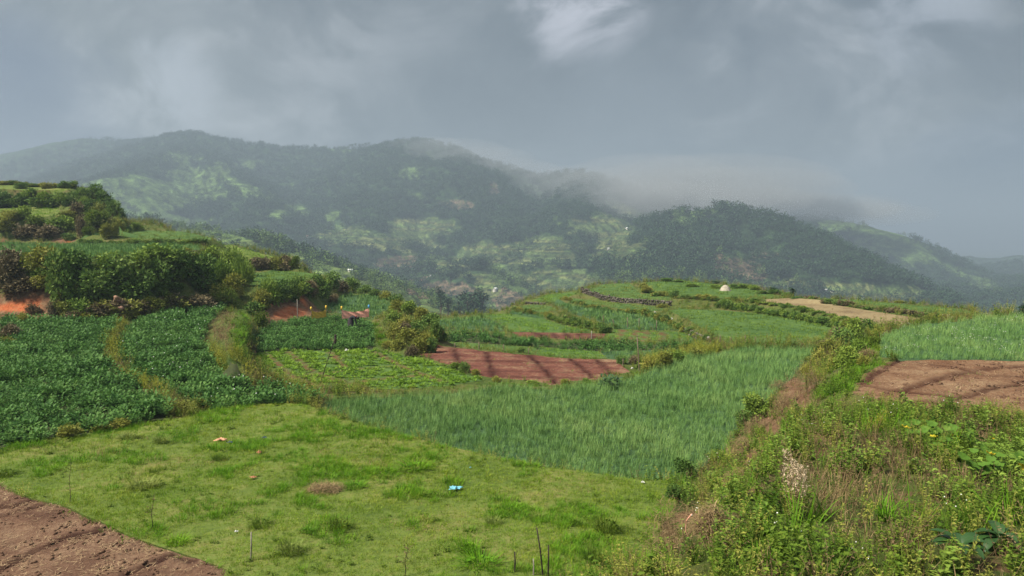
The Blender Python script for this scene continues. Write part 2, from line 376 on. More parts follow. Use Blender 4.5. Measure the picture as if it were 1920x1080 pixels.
def bank_material():
    m, t, b = mat('bank_earth', .95, .06)
    soil = t('ShaderNodeAttribute', attribute_name='soil').outputs['Fac']
    a = noise(t, .22, 5, .6); f = noise(t, 2.2, 6, .7)
    g_ = t.math('ADD', t.math('MULTIPLY', a, .6), t.math('MULTIPLY', f, .4))
    veg = t.ramp(g_, [(.36, (.035, .06, .015)), (.5, (.075, .10, .025)), (.62, (.12, .105, .045))])
    sl = t.ramp(noise(t, 1.4, 6, .7), [(.3, (.22, .055, .026)), (.5, (.40, .115, .048)), (.7, (.34, .17, .09))])
    red = t.smooth(soil, .9, 1.2)
    br = t.ramp(noise(t, 1.4, 6, .7), [(.3, (.085, .045, .028)), (.5, (.15, .085, .05)), (.7, (.22, .15, .09))]); sl = t.mix(red, br, sl)
    k = t.smooth(t.math('ADD', soil, t.math('MULTIPLY', t.math('SUBTRACT', f, .5), .9)), .38, .62)
    t.l.new(t.mix(k, veg, sl), b.inputs[0])
    bn = t('ShaderNodeBump', {'Height': noise(t, 5, 7, .75), 'Strength': 1., 'Distance': .15}); t.l.new(bn.outputs[0], b.inputs['Normal'])
    return m
M['g_bank'] = bank_material()
L = dict(
 turf=leaf_mat('turf_blades', [(0.066, 0.148, 0.006), (0.115, 0.218, 0.009), (0.167, 0.266, 0.015), (0.231, 0.277, 0.032), (0.333, 0.331, 0.060)], .45, trans=.3),
 turf_lush=leaf_mat('lush_grass_blades', [(0.053, 0.145, 0.007), (0.107, 0.244, 0.010), (0.180, 0.321, 0.014)], .8, trans=.3),
 onion=leaf_mat('onion_leaves', [(0.058, 0.134, 0.036), (0.099, 0.200, 0.055), (0.157, 0.267, 0.077), (0.247, 0.333, 0.110)], .18, trans=.2),
 potato=leaf_mat('potato_leaves', [(0.025, 0.076, 0.015), (0.044, 0.116, 0.023), (0.076, 0.166, 0.034), (0.117, 0.212, 0.049)], .5, trans=.2),
 seedling=leaf_mat('seedling_leaves', [(0.086, 0.182, 0.014), (0.144, 0.255, 0.022), (0.215, 0.315, 0.031)], .25, trans=.25),
 green=leaf_mat('field_grass_leaves', [(0.081, 0.149, 0.016), (0.124, 0.201, 0.023), (0.177, 0.240, 0.033)], .12, trans=.25),
 olive=leaf_mat('olive_field_leaves', [(0.108, 0.164, 0.033), (0.157, 0.208, 0.043), (0.215, 0.239, 0.056)], .12, trans=.25),
 dry=leaf_mat('dry_grass_stalks', [(0.160, 0.110, 0.055), (0.270, 0.190, 0.095), (0.380, 0.290, 0.160)], .9, trans=.2),
 drydark=leaf_mat('withered_stalks', [(0.090, 0.057, 0.031), (0.156, 0.107, 0.056), (0.264, 0.189, 0.092)], .9, trans=.1),
 weed=leaf_mat('weed_leaves', [(0.035, 0.083, 0.008), (0.076, 0.139, 0.013), (0.122, 0.183, 0.020), (0.182, 0.223, 0.034)], .7, trans=.28),
 bush_dark=leaf_mat('dark_bush_leaves', [(0.030, 0.074, 0.016), (0.064, 0.126, 0.024), (0.114, 0.189, 0.038), (0.204, 0.273, 0.061)], .3, trans=.15),
 bush_mid=leaf_mat('green_bush_leaves', [(0.063, 0.125, 0.018), (0.116, 0.192, 0.028), (0.179, 0.259, 0.041), (0.273, 0.326, 0.063)], .3, trans=.2),
 bush_olive=leaf_mat('olive_bush_leaves', [(0.095, 0.120, 0.020), (0.162, 0.185, 0.032), (0.246, 0.250, 0.048), (0.361, 0.323, 0.081)], .3, trans=.2),
 bush_brown=leaf_mat('brown_bush_leaves', [(0.065, 0.058, 0.034), (0.117, 0.098, 0.054), (0.182, 0.143, 0.078), (0.221, 0.182, 0.096)], .3, trans=.1),
 bush_lime=leaf_mat('lime_bush_leaves', [(0.065, 0.109, 0.012), (0.099, 0.151, 0.018), (0.138, 0.188, 0.030)], .3, trans=.3),
 broad=leaf_mat('broad_leaf', [(0.015, 0.045, 0.008), (0.022, 0.064, 0.012), (0.035, 0.079, 0.016)], .5, trans=.15, spec=.4, rough=.5),
 squash=leaf_mat('squash_leaf', [(0.060, 0.130, 0.015), (0.090, 0.180, 0.025), (0.150, 0.220, 0.040)], .5, trans=.3),
 yellow=leaf_mat('yellow_leaf', [(0.450, 0.360, 0.020), (0.600, 0.480, 0.040)], .5, trans=.3),
 yweed=leaf_mat('yellow_green_weed', [(0.140, 0.170, 0.018), (0.220, 0.240, 0.025), (0.340, 0.330, 0.040)], .6, trans=.3),
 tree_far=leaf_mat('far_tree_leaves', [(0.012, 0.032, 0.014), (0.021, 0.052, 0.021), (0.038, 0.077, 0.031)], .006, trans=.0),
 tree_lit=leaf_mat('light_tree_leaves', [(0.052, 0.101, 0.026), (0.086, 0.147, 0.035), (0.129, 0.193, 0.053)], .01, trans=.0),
)
M['plume'] = leaf_mat('beige_plume', [(.34, .25, .16), (.46, .36, .25), (.60, .50, .37)], 2., trans=.2)
M['bark'] = plain('bark', (.09, .065, .045)); M['wood'] = plain('weathered_wood', (.13, .10, .075)); M['woodgrey'] = plain('grey_wood', (.22, .20, .17)); M['burnt'] = plain('burnt_wood', (.03, .022, .02))
M['white'] = plain('white_petal', (.75, .75, .70), var=.05); M['flower_y'] = plain('yellow_petal', (.6, .48, .03), var=.1)
M['straw'] = leaf_mat('straw', [(.22, .14, .08), (.34, .24, .14), (.48, .36, .22)], 1.5, trans=0.1)
# ------------------------------------------------------------------ near terrain: one triangulated sheet, split into plots and banks
FMAT = dict(pasture='g_grass', soil_bl='g_brown', onion='g_teal', potato_a='g_dark', potato_b='g_dark', potato_c='g_dark', seedling='g_green', onion_b='g_teal', red='g_red', strip_a='g_green', strip_b='g_green',
  teal_a='g_teal', cabbage='g_dark', teal_b='g_teal', purple='g_red', bright='g_green', lined='g_green', teal_c='g_teal', teal_d='g_teal', strip_c='g_green', top_a='g_green', strip_d='g_green', slope_a='g_green',
  right_green='g_green', tan='g_tan', top_b='g_green', top_c='g_green', right_onion='g_teal', soil_r='g_clay', weedtop='g_bank', teal_l='g_teal', slope_l='g_green', terrace_l='g_grass', terrace_m='g_grass',
  dome='g_bank', knoll='g_bank', onion_l='g_green', slope_m='g_grass', baulk='g_bank', spur_bushes='g_bank', stand='g_bank')
FNAME = dict(pasture='pasture', soil_bl='ploughed_field', onion='onion_field', potato_a='potato_field', potato_b='potato_field', potato_c='potato_field', seedling='seedling_field', onion_b='onion_field', red='ploughed_field',
  purple='ploughed_field', tan='stubble_field', soil_r='ploughed_field', cabbage='cabbage_field', right_onion='onion_field', weedtop='hillside', dome='hillside', knoll='hillside', baulk='hillside', spur_bushes='hillside', stand='hillside')
# furrow lines (pixel polylines) trodden between the beds of the bare plots
FURROWS = {'soil_bl': [[(-20, 962), (30, 958), (72, 944)], [(-20, 980), (30, 972), (95, 955)], [(-20, 1070), (60, 1035), (120, 1015), (190, 1003)], [(240, 1085), (330, 1050), (362, 1066)]],
  'soil_r': [[(1600, 722), (1660, 732), (1720, 738), (1800, 748), (1860, 730), (1960, 712)], [(1660, 768), (1740, 758), (1800, 748)], [(1690, 735), (1760, 712), (1810, 698), (1930, 686), (2050, 680)], [(1722, 680), (1800, 692), (1860, 706), (1960, 706)], [(1690, 675), (1650, 695), (1612, 725)]],
  'red': [[(991, 667), (1015, 688), (1043, 720)], [(1067, 672), (1090, 690), (1113, 709)], [(910, 657), (918, 682), (925, 709)], [(850, 655), (868, 695)], [(1120, 676), (1150, 704)]],
  'seedling': [[(540, 660), (575, 690), (605, 705), (660, 718), (693, 733)], [(500, 664), (545, 705), (590, 722)], [(620, 660), (645, 690)], [(575, 703), (690, 690), (740, 686)], [(680, 714), (760, 706), (800, 702)], [(700, 660), (760, 690), (830, 716)], [(470, 690), (500, 715), (560, 728)]],
  'purple': [[(1005, 624), (1020, 635)], [(1030, 624), (1050, 636)], [(1060, 625), (1072, 636)], [(1085, 626), (1098, 636)], [(1110, 626), (1118, 636)]],
  'lined': [[(1168, 618), (1156, 640)], [(1195, 618), (1180, 640)], [(1215, 620), (1204, 640)], [(1240, 621), (1248, 640)]]}
FW = {}
for k, ls in FURROWS.items():
    FW[k] = [np.array([plane_hit(FIELDS[k]['pl'], u, v)[:2] for u, v in l]) for l in ls]
def furrow(k, x, y, wid):
    d = np.full(len(x), 1e9)
    for l in FW[k]:
        for (ax, ay), (bx, by) in zip(l[:-1], l[1:]):
            ex, ey = bx-ax, by-ay; t = np.clip(((x-ax)*ex+(y-ay)*ey)/(ex*ex+ey*ey+1e-9), 0, 1)
            d = np.minimum(d, np.hypot(x-ax-t*ex, y-ay-t*ey))
    return d
def rows_relief(k, x, y):
    """ridges and clods of a dug plot"""
    d = furrow(k, x, y, 0); big = 1.; dep = .4 if k in ('red', 'purple') else 1.
    z = -.07*dep*np.exp(-(d/(.11*big))**2)+.03*dep*np.exp(-((d-.24*big)/(.10*big))**2)
    z = z+.05*fbm(x, y, .7, 3, 9)+.05*np.abs(fbm(x, y, .28, 2, 19))
    if k == 'red': z = z+.045*np.sin((y+x*.12)*2*np.pi/1.15)
    return z
def build_near():
    pts = []; own = []; edges = []
    for i, k in enumerate(FORDER):
        P = FIELDS[k]['P']; n0 = len(pts)
        for p in P: pts.append((p[0], p[1])); own.append(i)
        n = len(P); edges += [(n0+j, n0+(j+1) % n) for j in range(n)]
    G = []
    for (r0, r1, st) in ((3, 18, .6), (18, 40, .75), (40, 75, 1.3), (75, 130, 2.2), (130, 260, 4.5)):
        xs = np.arange(-r1, r1, st); ys = np.arange(-2, r1, st)
        X, Y = np.meshgrid(xs, ys); X = X.ravel()+RNG.uniform(-.25, .25, X.size)*st; Y = Y.ravel()+RNG.uniform(-.25, .25, Y.size)*st
        r = np.hypot(X, Y); az = np.degrees(np.arctan2(X, Y))
        m = (r >= r0) & (r < r1) & (np.abs(az) < 44) & (r < rcrest(X, Y)+45)
        G.append(np.stack([X[m], Y[m]], 1))
    for k, st in (('soil_bl', .13), ('soil_r', .20), ('red', .27), ('seedling', .5), ('purple', .6), ('lined', .7)):
        P = FIELDS[k]['P']; x0, y0 = P.min(0); x1, y1 = P.max(0); x0 = max(x0, -26); x1 = min(x1, 30)
        X, Y = np.meshgrid(np.arange(x0, x1, st), np.arange(max(y0, 8), y1, st)); X = X.ravel()+RNG.uniform(-.2, .2, X.size)*st; Y = Y.ravel()+RNG.uniform(-.2, .2, Y.size)*st
        m = inpoly(X, Y, P) & (np.abs(X) < .80*Y); G.append(np.stack([X[m], Y[m]], 1))
    G = np.concatenate(G)
    allp = [Vector(p) for p in pts]+[Vector((float(a), float(b))) for a, b in G]
    res = delaunay_2d_cdt(allp, edges, [], 0, 1e-4, True)
    V = np.array([(v.x, v.y) for v in res[0]]); Fc = np.array([f for f in res[2] if len(f) == 3])
    ov = res[3]
    Z, ow = ground(V[:, 0], V[:, 1])
    rc = rcrest(V[:, 0], V[:, 1]); inside = np.hypot(V[:, 0], V[:, 1]) <= rc
    for i, l in enumerate(ov):
        s = [j for j in l if j < len(own)]
        if s:
            k = own[s[0]]; z0, a, b = FIELDS[FORDER[k]]['pl']; Z[i] = z0+a*V[i, 0]+b*V[i, 1]+float(und(V[i:i+1, 0], V[i:i+1, 1], FIELDS[FORDER[k]]['rough'])[0])
    for k in ('soil_bl', 'soil_r', 'red', 'purple', 'seedling'):
        m = ow == FORDER.index(k)
        Z[m] += rows_relief(k, V[m, 0], V[m, 1])
    C = V[Fc].mean(1)
    A = V[Fc]; area = (A[:, 1, 0]-A[:, 0, 0])*(A[:, 2, 1]-A[:, 0, 1])-(A[:, 2, 0]-A[:, 0, 0])*(A[:, 1, 1]-A[:, 0, 1])
    Fc[area < 0] = Fc[area < 0][:, ::-1]
    el_ = np.max([np.hypot(*(A[:, i]-A[:, (i+1) % 3]).T) for i in range(3)], axis=0)
    good = (np.hypot(C[:, 0], C[:, 1]) < rcrest(C[:, 0], C[:, 1])+44) & (el_ < 14+.1*np.hypot(C[:, 0], C[:, 1]))
    Fc = Fc[good]; C = C[good]
    fo = owner(C[:, 0], C[:, 1])
    V3 = np.column_stack([V, Z])
    for k in ('soil_bl', 'soil_r', 'red', 'purple', 'seedling', 'lined'):     # furrow lines get their own colour
        pass
    groups = {}
    for i in np.unique(fo):
        k = FORDER[i] if i >= 0 else None
        key = 'hillside' if k is None or FNAME.get(k) == 'hillside' else k
        groups.setdefault(key, []).append(Fc[fo == i])
    u, v = proj(V3[:, 0], V3[:, 1], V3[:, 2])
    soil = np.zeros(len(V3))
    for (cu, cv, ru, rv, st) in [(35, 578, 70, 26, 1.3), (85, 570, 12, 34, 1.3), (225, 575, 22, 16, .6), (540, 585, 62, 26, 1.15), (566, 568, 12, 26, 1.3), (120, 452, 22, 6, 1.3), (0, 450, 16, 8, .7), (380, 565, 40, 6, .6), (467, 505, 8, 6, .9),
                                 (410, 625, 22, 25, .45), (1530, 830, 22, 45, .8), (1440, 920, 60, 30, .55), (1330, 960, 25, 25, .6), (1490, 745, 40, 44, .85), (1445, 805, 40, 40, .85), (1400, 862, 44, 40, .85), (1290, 988, 44, 34, .85), (1240, 1000, 40, 60, .4), (840, 620, 14, 5, .5), (1700, 940, 60, 40, .5), (1580, 700, 14, 30, .45), (1860, 1060, 80, 30, .6), (1130,577,8,4,.8)]:
        soil = np.maximum(soil, st*np.exp(-((u-cu)/ru)**4-((v-cv)/rv)**4))
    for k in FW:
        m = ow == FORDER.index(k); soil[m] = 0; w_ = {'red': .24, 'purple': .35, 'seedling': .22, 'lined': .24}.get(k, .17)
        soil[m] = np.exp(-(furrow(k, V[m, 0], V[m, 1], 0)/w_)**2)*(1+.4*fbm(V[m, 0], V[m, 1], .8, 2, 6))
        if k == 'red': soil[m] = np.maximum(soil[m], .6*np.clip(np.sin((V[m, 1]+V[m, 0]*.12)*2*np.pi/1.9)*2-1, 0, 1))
    for key, fl in groups.items():
        fc = np.concatenate(fl); idx, inv = np.unique(fc.ravel(), return_inverse=True)
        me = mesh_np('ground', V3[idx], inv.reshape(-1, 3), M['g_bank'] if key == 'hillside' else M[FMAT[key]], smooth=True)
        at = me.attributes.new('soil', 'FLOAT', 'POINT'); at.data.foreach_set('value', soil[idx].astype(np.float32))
        nm = 'hillside' if key == 'hillside' else FNAME.get(key, 'terraced_field')
        tag(link(nm, me), kind='structure')
build_near()
print('near terrain', round(time.time()-T0, 1))
# ------------------------------------------------------------------ valley and mountains: one sheet out to the far ranges
def wp(u, v, d): dx, dy, dz = ray(u, v); t = d/dy; return (dx*t, d, CAMZ+dz*t)
RIDGES = [  # pixel track of the crest with its distance, slope of the flanks, rounding
 ([(-500, 400, 2600), (-200, 335, 2550), (0, 292, 2450), (60, 280, 2420), (115, 266, 2400), (160, 260, 2380), (190, 262, 2350), (250, 268, 2300), (300, 262, 2200), (370, 255, 2050)], .50, 30),
 ([(295, 262, 2040), (330, 252, 2020), (370, 252, 2000), (400, 260, 1990), (440, 268, 1990), (490, 273, 2000), (515, 281, 2010), (560, 279, 2020), (620, 278, 2020), (700, 281, 1990), (720, 276, 1950), (745, 270, 1900), (780, 267, 1880), (820, 271, 1850), (850, 284, 1820), (880, 297, 1800), (910, 308, 1780), (950, 315, 1760), (990, 328, 1740), (1015, 333, 1730), (1045, 326, 1700), (1085, 324, 1690), (1110, 331, 1680), (1140, 345, 1660), (1180, 356, 1640), (1240, 372, 1600), (1310, 392, 1550)], .46, 25),
 ([(370, 262, 1960), (345, 280, 1800), (310, 300, 1650), (260, 318, 1520), (205, 335, 1420), (150, 352, 1350)], .50, 40),
 ([(370, 262, 1960), (390, 285, 1800), (430, 320, 1600), (470, 365, 1450), (520, 400, 1320)], .55, 30),
 ([(745, 272, 1890), (740, 310, 1700), (720, 350, 1550), (700, 400, 1400), (690, 440, 1200)], .50, 40),
 ([(850, 284, 1820), (880, 330, 1600), (930, 370, 1450), (960, 420, 1300), (970, 470, 1150)], .52, 40),
 ([(1080, 326, 1690), (1090, 360, 1500), (1085, 400, 1300), (1060, 450, 1150), (1050, 490, 1000)], .50, 40),
 ([(540, 300, 1950), (560, 350, 1700), (590, 400, 1450), (600, 440, 1250)], .5, 40),
 ([(1200, 420, 1150), (1260, 405, 1130), (1300, 396, 1110), (1345, 392, 1090), (1400, 404, 1060), (1440, 412, 1030), (1475, 428, 1000), (1500, 455, 980), (1530, 478, 950), (1570, 502, 920), (1610, 527, 890), (1680, 548, 850), (1760, 575, 810), (1850, 610, 770)], .50, 22),
 ([(1300, 396, 1110), (1280, 440, 980), (1250, 480, 880), (1240, 520, 780)], .45, 40),
 ([(1400, 430, 1900), (1480, 412, 1850), (1560, 412, 1800), (1620, 422, 1760), (1660, 433, 1720), (1700, 452, 1680), (1740, 478, 1640), (1790, 508, 1580), (1840, 540, 1520), (1890, 578, 1460), (1960, 640, 1400)], .50, 30),
 ([(230, 413, 720), (300, 422, 700), (360, 430, 690), (420, 438, 660), (480, 452, 620), (540, 475, 590), (600, 495, 560), (660, 518, 530), (710, 545, 490), (760, 572, 450), (815, 600, 410)], .40, 15),
 ([(760, 470, 1180), (820, 488, 1060), (880, 500, 960), (930, 520, 900), (985, 549, 850), (1050, 585, 800)], .38, 15),
]
FAR = []
for pl, s, wd in RIDGES:
    P = np.array([wp(*p) for p in pl]); seg = np.hypot(*np.diff(P[:, :2], axis=0).T); cum = np.concatenate([[0], np.cumsum(seg)])
    t = np.arange(0, cum[-1], 9); FAR.append((np.column_stack([np.interp(t, cum, P[:, i]) for i in range(3)]), s, wd))
def farz(x, y):
    x = np.asarray(x, float); y = np.asarray(y, float)
    r = np.hypot(x, y)
    base = -95-20*fbm(x, y, 260, 3, 3)
    z = base.copy(); dcrest = np.full(x.shape, 1e9)
    for Pn, s, wd in FAR:
        cx, cy_ = Pn[:, 0].mean(), Pn[:, 1].mean(); rad = np.hypot(Pn[:, 0]-cx, Pn[:, 1]-cy_).max()
        m = np.nonzero(np.hypot(x-cx, y-cy_) < rad+(Pn[:, 2].max()+120)/s)[0]
        for st in range(0, len(m), 40000):
            i = m[st:st+40000]
            d = np.sqrt((x[i, None]-Pn[None, :, 0])**2+(y[i, None]-Pn[None, :, 1])**2).astype(np.float32)
            h = Pn[None, :, 2]-s*(np.sqrt(d*d+wd*wd)-wd)
            j = h.argmax(1); hh = h[np.arange(len(i)), j]; dd = d[np.arange(len(i)), j]
            up = hh > z[i]
            z[i] = np.where(up, hh, z[i]); dcrest[i] = np.where(up, dd, dcrest[i])
    k = np.clip(dcrest/90, 0, 1)
    z = z+k*(26*fbm(x, y, 230, 4, 31)+9*fbm(x, y, 60, 3, 37))*np.clip((r/1400)**1.4, .08, 1.1)
    z = z+1.5*fbm(x, y, 22, 2, 41)
    return z
NA, NR = 780, 440
az = np.radians(np.linspace(-41, 41, NA)); rr = np.concatenate([np.linspace(100, 400, 50)[:-1], 400*(3300/400)**np.linspace(0, 1, NR-49)])
AZ, RR = np.meshgrid(az, rr); FX = (RR*np.sin(AZ)).ravel(); FY = (RR*np.cos(AZ)).ravel()
FZ = farz(FX, FY)
rc = rcrest(FX, FY); rad = np.hypot(FX, FY)
kk = rc/rad; zc = ground(FX*np.minimum(kk, 1), FY*np.minimum(kk, 1), False)[0]
near_ext = np.where(rad > rc, zc-.30*(rad-rc)-.6, -60.)
near_ext = np.where((rad > rc) & (rad < rc+8), near_ext-2, near_ext)
FZ = np.where(rad < rc+60, np.minimum(np.maximum(FZ, near_ext), near_ext), np.maximum(FZ-np.clip((220-(rad-rc))/160, 0, 1)*60, near_ext))
FU, FV = proj(FX, FY, FZ)
# land cover, patch by patch:  0 forest  1 meadow and painted sun patches  2 terraces  3 bare earth
EL = [  # (u, v, ru, rv, tilt, kind, rmin, rmax)
 (340, 355, 130, 42, -.25, 1, 900, 2600), (430, 345, 60, 14, .4, 1, 900, 2600), (210, 400, 60, 22, .2, 1, 900, 2600), (290, 410, 90, 14, .1, 1, 900, 2600),(345, 295, 45, 14, .1, 1, 900, 2600), (235, 360, 60, 30, .1, 1, 900, 2600),  # sunlit patches of the left hill, painted in as lighter meadow colour
 (780, 325, 30, 12, .3, 1, 900, 2600), (785, 370, 25, 7, .2, 1, 900, 2600), (845, 385, 30, 6, 0, 3, 900, 2600), (925, 355, 12, 10, 0, 3, 900, 2600), (560, 350, 22, 8, 0, 1, 900, 2600),(600, 280, 60, 5, 0, 1, 900, 2600),
 (680, 445, 80, 22, .1, 2, 700, 2000), (560, 400, 60, 12, .1, 1, 900, 2600), (780, 440, 90, 24, -.1, 2, 700, 2000), (880, 470, 140, 30, .1, 2, 700, 2000), (1150, 440, 60, 50, .1, 2, 700, 2000), (1040, 535, 150, 26, .05, 2, 600, 2000), (1040, 420, 12, 5, 0, 1, 700, 2000),
 (900, 480, 30, 10, 0, 1, 700, 2000), (640, 430, 50, 7, 0, 1, 700, 2000), (750, 487, 38, 12, 0, 3, 600, 2000), (1300, 400, 28, 8, 0, 1, 700, 2600), (1250, 410, 40, 9, .2, 1, 700, 2600), (1000, 460, 50, 14, 0, 2, 700, 2000),
 (1400, 508, 95, 24, .1, 3, 600, 1300), (1440, 480, 40, 8, 0, 3, 600, 1300), (1480, 535, 90, 16, 0, 2, 500, 1300), (1530, 530, 30, 8, 0, 3, 500, 1300), (1650, 550, 110, 16, .1, 2, 400, 1300),
 (1640, 450, 110, 35, .35, 1, 1300, 2400), (1740, 480, 60, 12, .6, 1, 1300, 2400), (1850, 550, 50, 25, .6, 1, 1300, 2400), (1560, 430, 50, 16, .2, 1, 1300, 2400),
 (440, 450, 90, 14, .25, 1, 300, 800), (540, 485, 70, 16, .35, 1, 300, 800), (600, 500, 80, 26, .4, 1, 300, 800), (690, 535, 80, 22, .55, 1, 300, 800), (800, 570, 80, 26, .3, 2, 200, 900), (830, 545, 70, 16, 0, 3, 300, 1000), (960, 560, 50, 30, .3, 3, 300, 1000),
 (830, 585, 60, 24, .1, 1, 300, 620), (860, 560, 90, 24, .1, 2, 300, 900), (740, 548, 50, 22, .5, 1, 300, 620), (640, 520, 60, 16, .5, 1, 300, 600), (450, 462, 160, 18, .3, 1, 300, 800), (580, 492, 120, 16, .4, 1, 300, 800), (930, 505, 70, 12, .55, 1, 500, 1100), (960, 530, 60, 10, .6, 1, 500, 1100), (920, 540, 60, 22, .2, 2, 400, 1100),
]
wob = 10*fbm(FX, FY, 120, 3, 51); wob2 = 8*fbm(FX, FY, 120, 3, 57)
score = np.zeros((4, len(FX))); score[0] = .48+.75*fbm(FX, FY, 80, 4, 61)
score[0] += np.clip((rad-1500)/800, 0, .25)
for (cu, cv, ru, rv, tl, kd, r0, r1) in EL:
    du = FU+wob-cu; dv = FV+wob2-cv-tl*du
    s = np.exp(-(du/ru)**2-(dv/rv)**2)*1.2
    s = np.where((rad > r0) & (rad < r1), s, 0); score[kd] = np.maximum(score[kd], s+.75*fbm(FX, FY, 55, 4, 70+kd)*(s > .15))
cover = score.argmax(0)
# terraces are real steps
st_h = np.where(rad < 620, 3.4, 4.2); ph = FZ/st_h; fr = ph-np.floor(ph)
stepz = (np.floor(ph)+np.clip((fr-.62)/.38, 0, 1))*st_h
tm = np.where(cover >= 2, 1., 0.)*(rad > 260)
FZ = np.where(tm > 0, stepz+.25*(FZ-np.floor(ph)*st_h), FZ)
fw = fbm(FX, FY, 38, 3, 81); fw2 = fbm(FX, FY, 300, 2, 83)
plotv = vnoise(np.floor(ph)*3.1+FX/np.where(rad < 620, 22, 70), np.floor(ph)*5.7, 5)
C0 = np.array([(.022, .045, .018), (.074, .122, .040), (.078, .120, .046), (.12, .088, .068)])
colr = C0[cover]*(1+.55*fw[:, None])
mt = cover == 2
alt = np.array([(.13, .18, .06), (.055, .09, .035), (.17, .17, .075), (.09, .14, .045)])[np.clip(((plotv+1)*2).astype(int), 0, 3)]
colr[mt] = (.5*colr+.5*alt)[mt]
m1 = cover == 1
colr[m1] = colr[m1]*(1+.3*np.clip(fw2[m1], -1, 1))[:, None]
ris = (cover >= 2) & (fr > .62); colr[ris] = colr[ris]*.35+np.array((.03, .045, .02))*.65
near_v = (rad < 700) & (cover == 1); colr[near_v] = colr[near_v]*1.15+np.array((.02, .015, .005))
colr = colr*(1+.5*fbm(FX, FY, 14, 2, 91))[:, None]; colr = np.clip(colr, .004, .6)
I = np.arange(len(rr)*NA).reshape(len(rr), NA)
fc = np.stack([I[:-1, :-1].ravel(), I[1:, :-1].ravel(), I[1:, 1:].ravel(), I[:-1, 1:].ravel()], 1)[:, ::-1]
m, t, b = mat('mountain_land', .95, .05)
ca = t('ShaderNodeAttribute', attribute_name='cover').outputs['Color']
nn = noise(t, .06, 8, .75); nf = noise(t, .5, 5, .7)
cc = t.mix(t.smooth(t.math('ADD', t.math('MULTIPLY', nn, .6), t.math('MULTIPLY', nf, .4)), .42, .60), t('ShaderNodeVectorMath', {0: ca, 1: (.28, .33, .30)}, operation='MULTIPLY').outputs[0], t('ShaderNodeVectorMath', {0: ca, 1: (1.55, 1.5, 1.3)}, operation='MULTIPLY').outputs[0])
t.l.new(cc, b.inputs[0])
bn = t('ShaderNodeBump', {'Height': nf, 'Strength': .8, 'Distance': 2.5}); t.l.new(bn.outputs[0], b.inputs['Normal'])
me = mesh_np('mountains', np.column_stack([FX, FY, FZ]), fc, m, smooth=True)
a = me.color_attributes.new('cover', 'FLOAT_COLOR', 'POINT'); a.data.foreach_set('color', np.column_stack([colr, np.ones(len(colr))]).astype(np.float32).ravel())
tag(link('mountains', me), kind='structure')
# everything beyond and below: the plain sheet that reaches the horizon
q = 11000.; bz = -170.
me = mesh_np('valley_floor', np.array([(-q, -q, bz), (q, -q, bz), (q, q, bz), (-q, q, bz)]), np.array([(0, 1, 2, 3)]), M['g_green'])
tag(link('valley_floor', me), kind='structure')
FZg = FZ.reshape(len(rr), NA)
def far_sample(x, y):
    a = (np.arctan2(x, y)-az[0])/(az[1]-az[0]); r = np.hypot(x, y); ri = np.interp(r, rr, np.arange(len(rr)))
    ai = np.clip(a, 0, NA-1.001); ri = np.clip(ri, 0, len(rr)-1.001); a0 = ai.astype(int); r0 = ri.astype(int); fa = ai-a0; fr_ = ri-r0
    return (FZg[r0, a0]*(1-fa)+FZg[r0, a0+1]*fa)*(1-fr_)+(FZg[r0+1, a0]*(1-fa)+FZg[r0+1, a0+1]*fa)*fr_
def far_hit(u, v, rmin=260, rmax=3200):
    dx, dy, dz = ray(u, v); T = np.linspace(rmin, rmax, 1500); g_ = far_sample(dx*T, dy*T); b_ = CAMZ+dz*T < g_
    j = int(np.argmax(b_)) if b_.any() else int(np.argmin(CAMZ+dz*T-g_))
    x, y = dx*T[j], dy*T[j]; return float(x), float(y), float(far_sample(np.array([x]), np.array([y]))[0])
print('far terrain', round(time.time()-T0, 1))
# ------------------------------------------------------------------ haze
def box(name, lo, hi, m):
    V = np.array([(x, y, z) for x in (lo[0], hi[0]) for y in (lo[1], hi[1]) for z in (lo[2], hi[2])], float)
    Fq = np.array([(0, 1, 3, 2), (4, 6, 7, 5), (0, 4, 5, 1), (2, 3, 7, 6), (0, 2, 6, 4), (1, 5, 7, 3)])
    return link(name, mesh_np(name, V, Fq, m))
hm = bpy.data.materials.new('haze_air'); hm.use_nodes = True
ht = NT(hm.node_tree); hm.node_tree.nodes.remove(hm.node_tree.nodes['Principled BSDF'])
pv = ht('ShaderNodeVolumePrincipled', {'Color': (.41, .52, .66, 1), 'Density': .00042, 'Anisotropy': .1})
ht.l.new(pv.outputs[0], hm.node_tree.nodes['Material Output'].inputs['Volume'])
hz = box('haze', (-11500, -11500, bz-2), (11500, 11500, 318), hm)
tag(hz, 'thin pale blue haze over the valley and mountains', 'haze', kind='stuff')
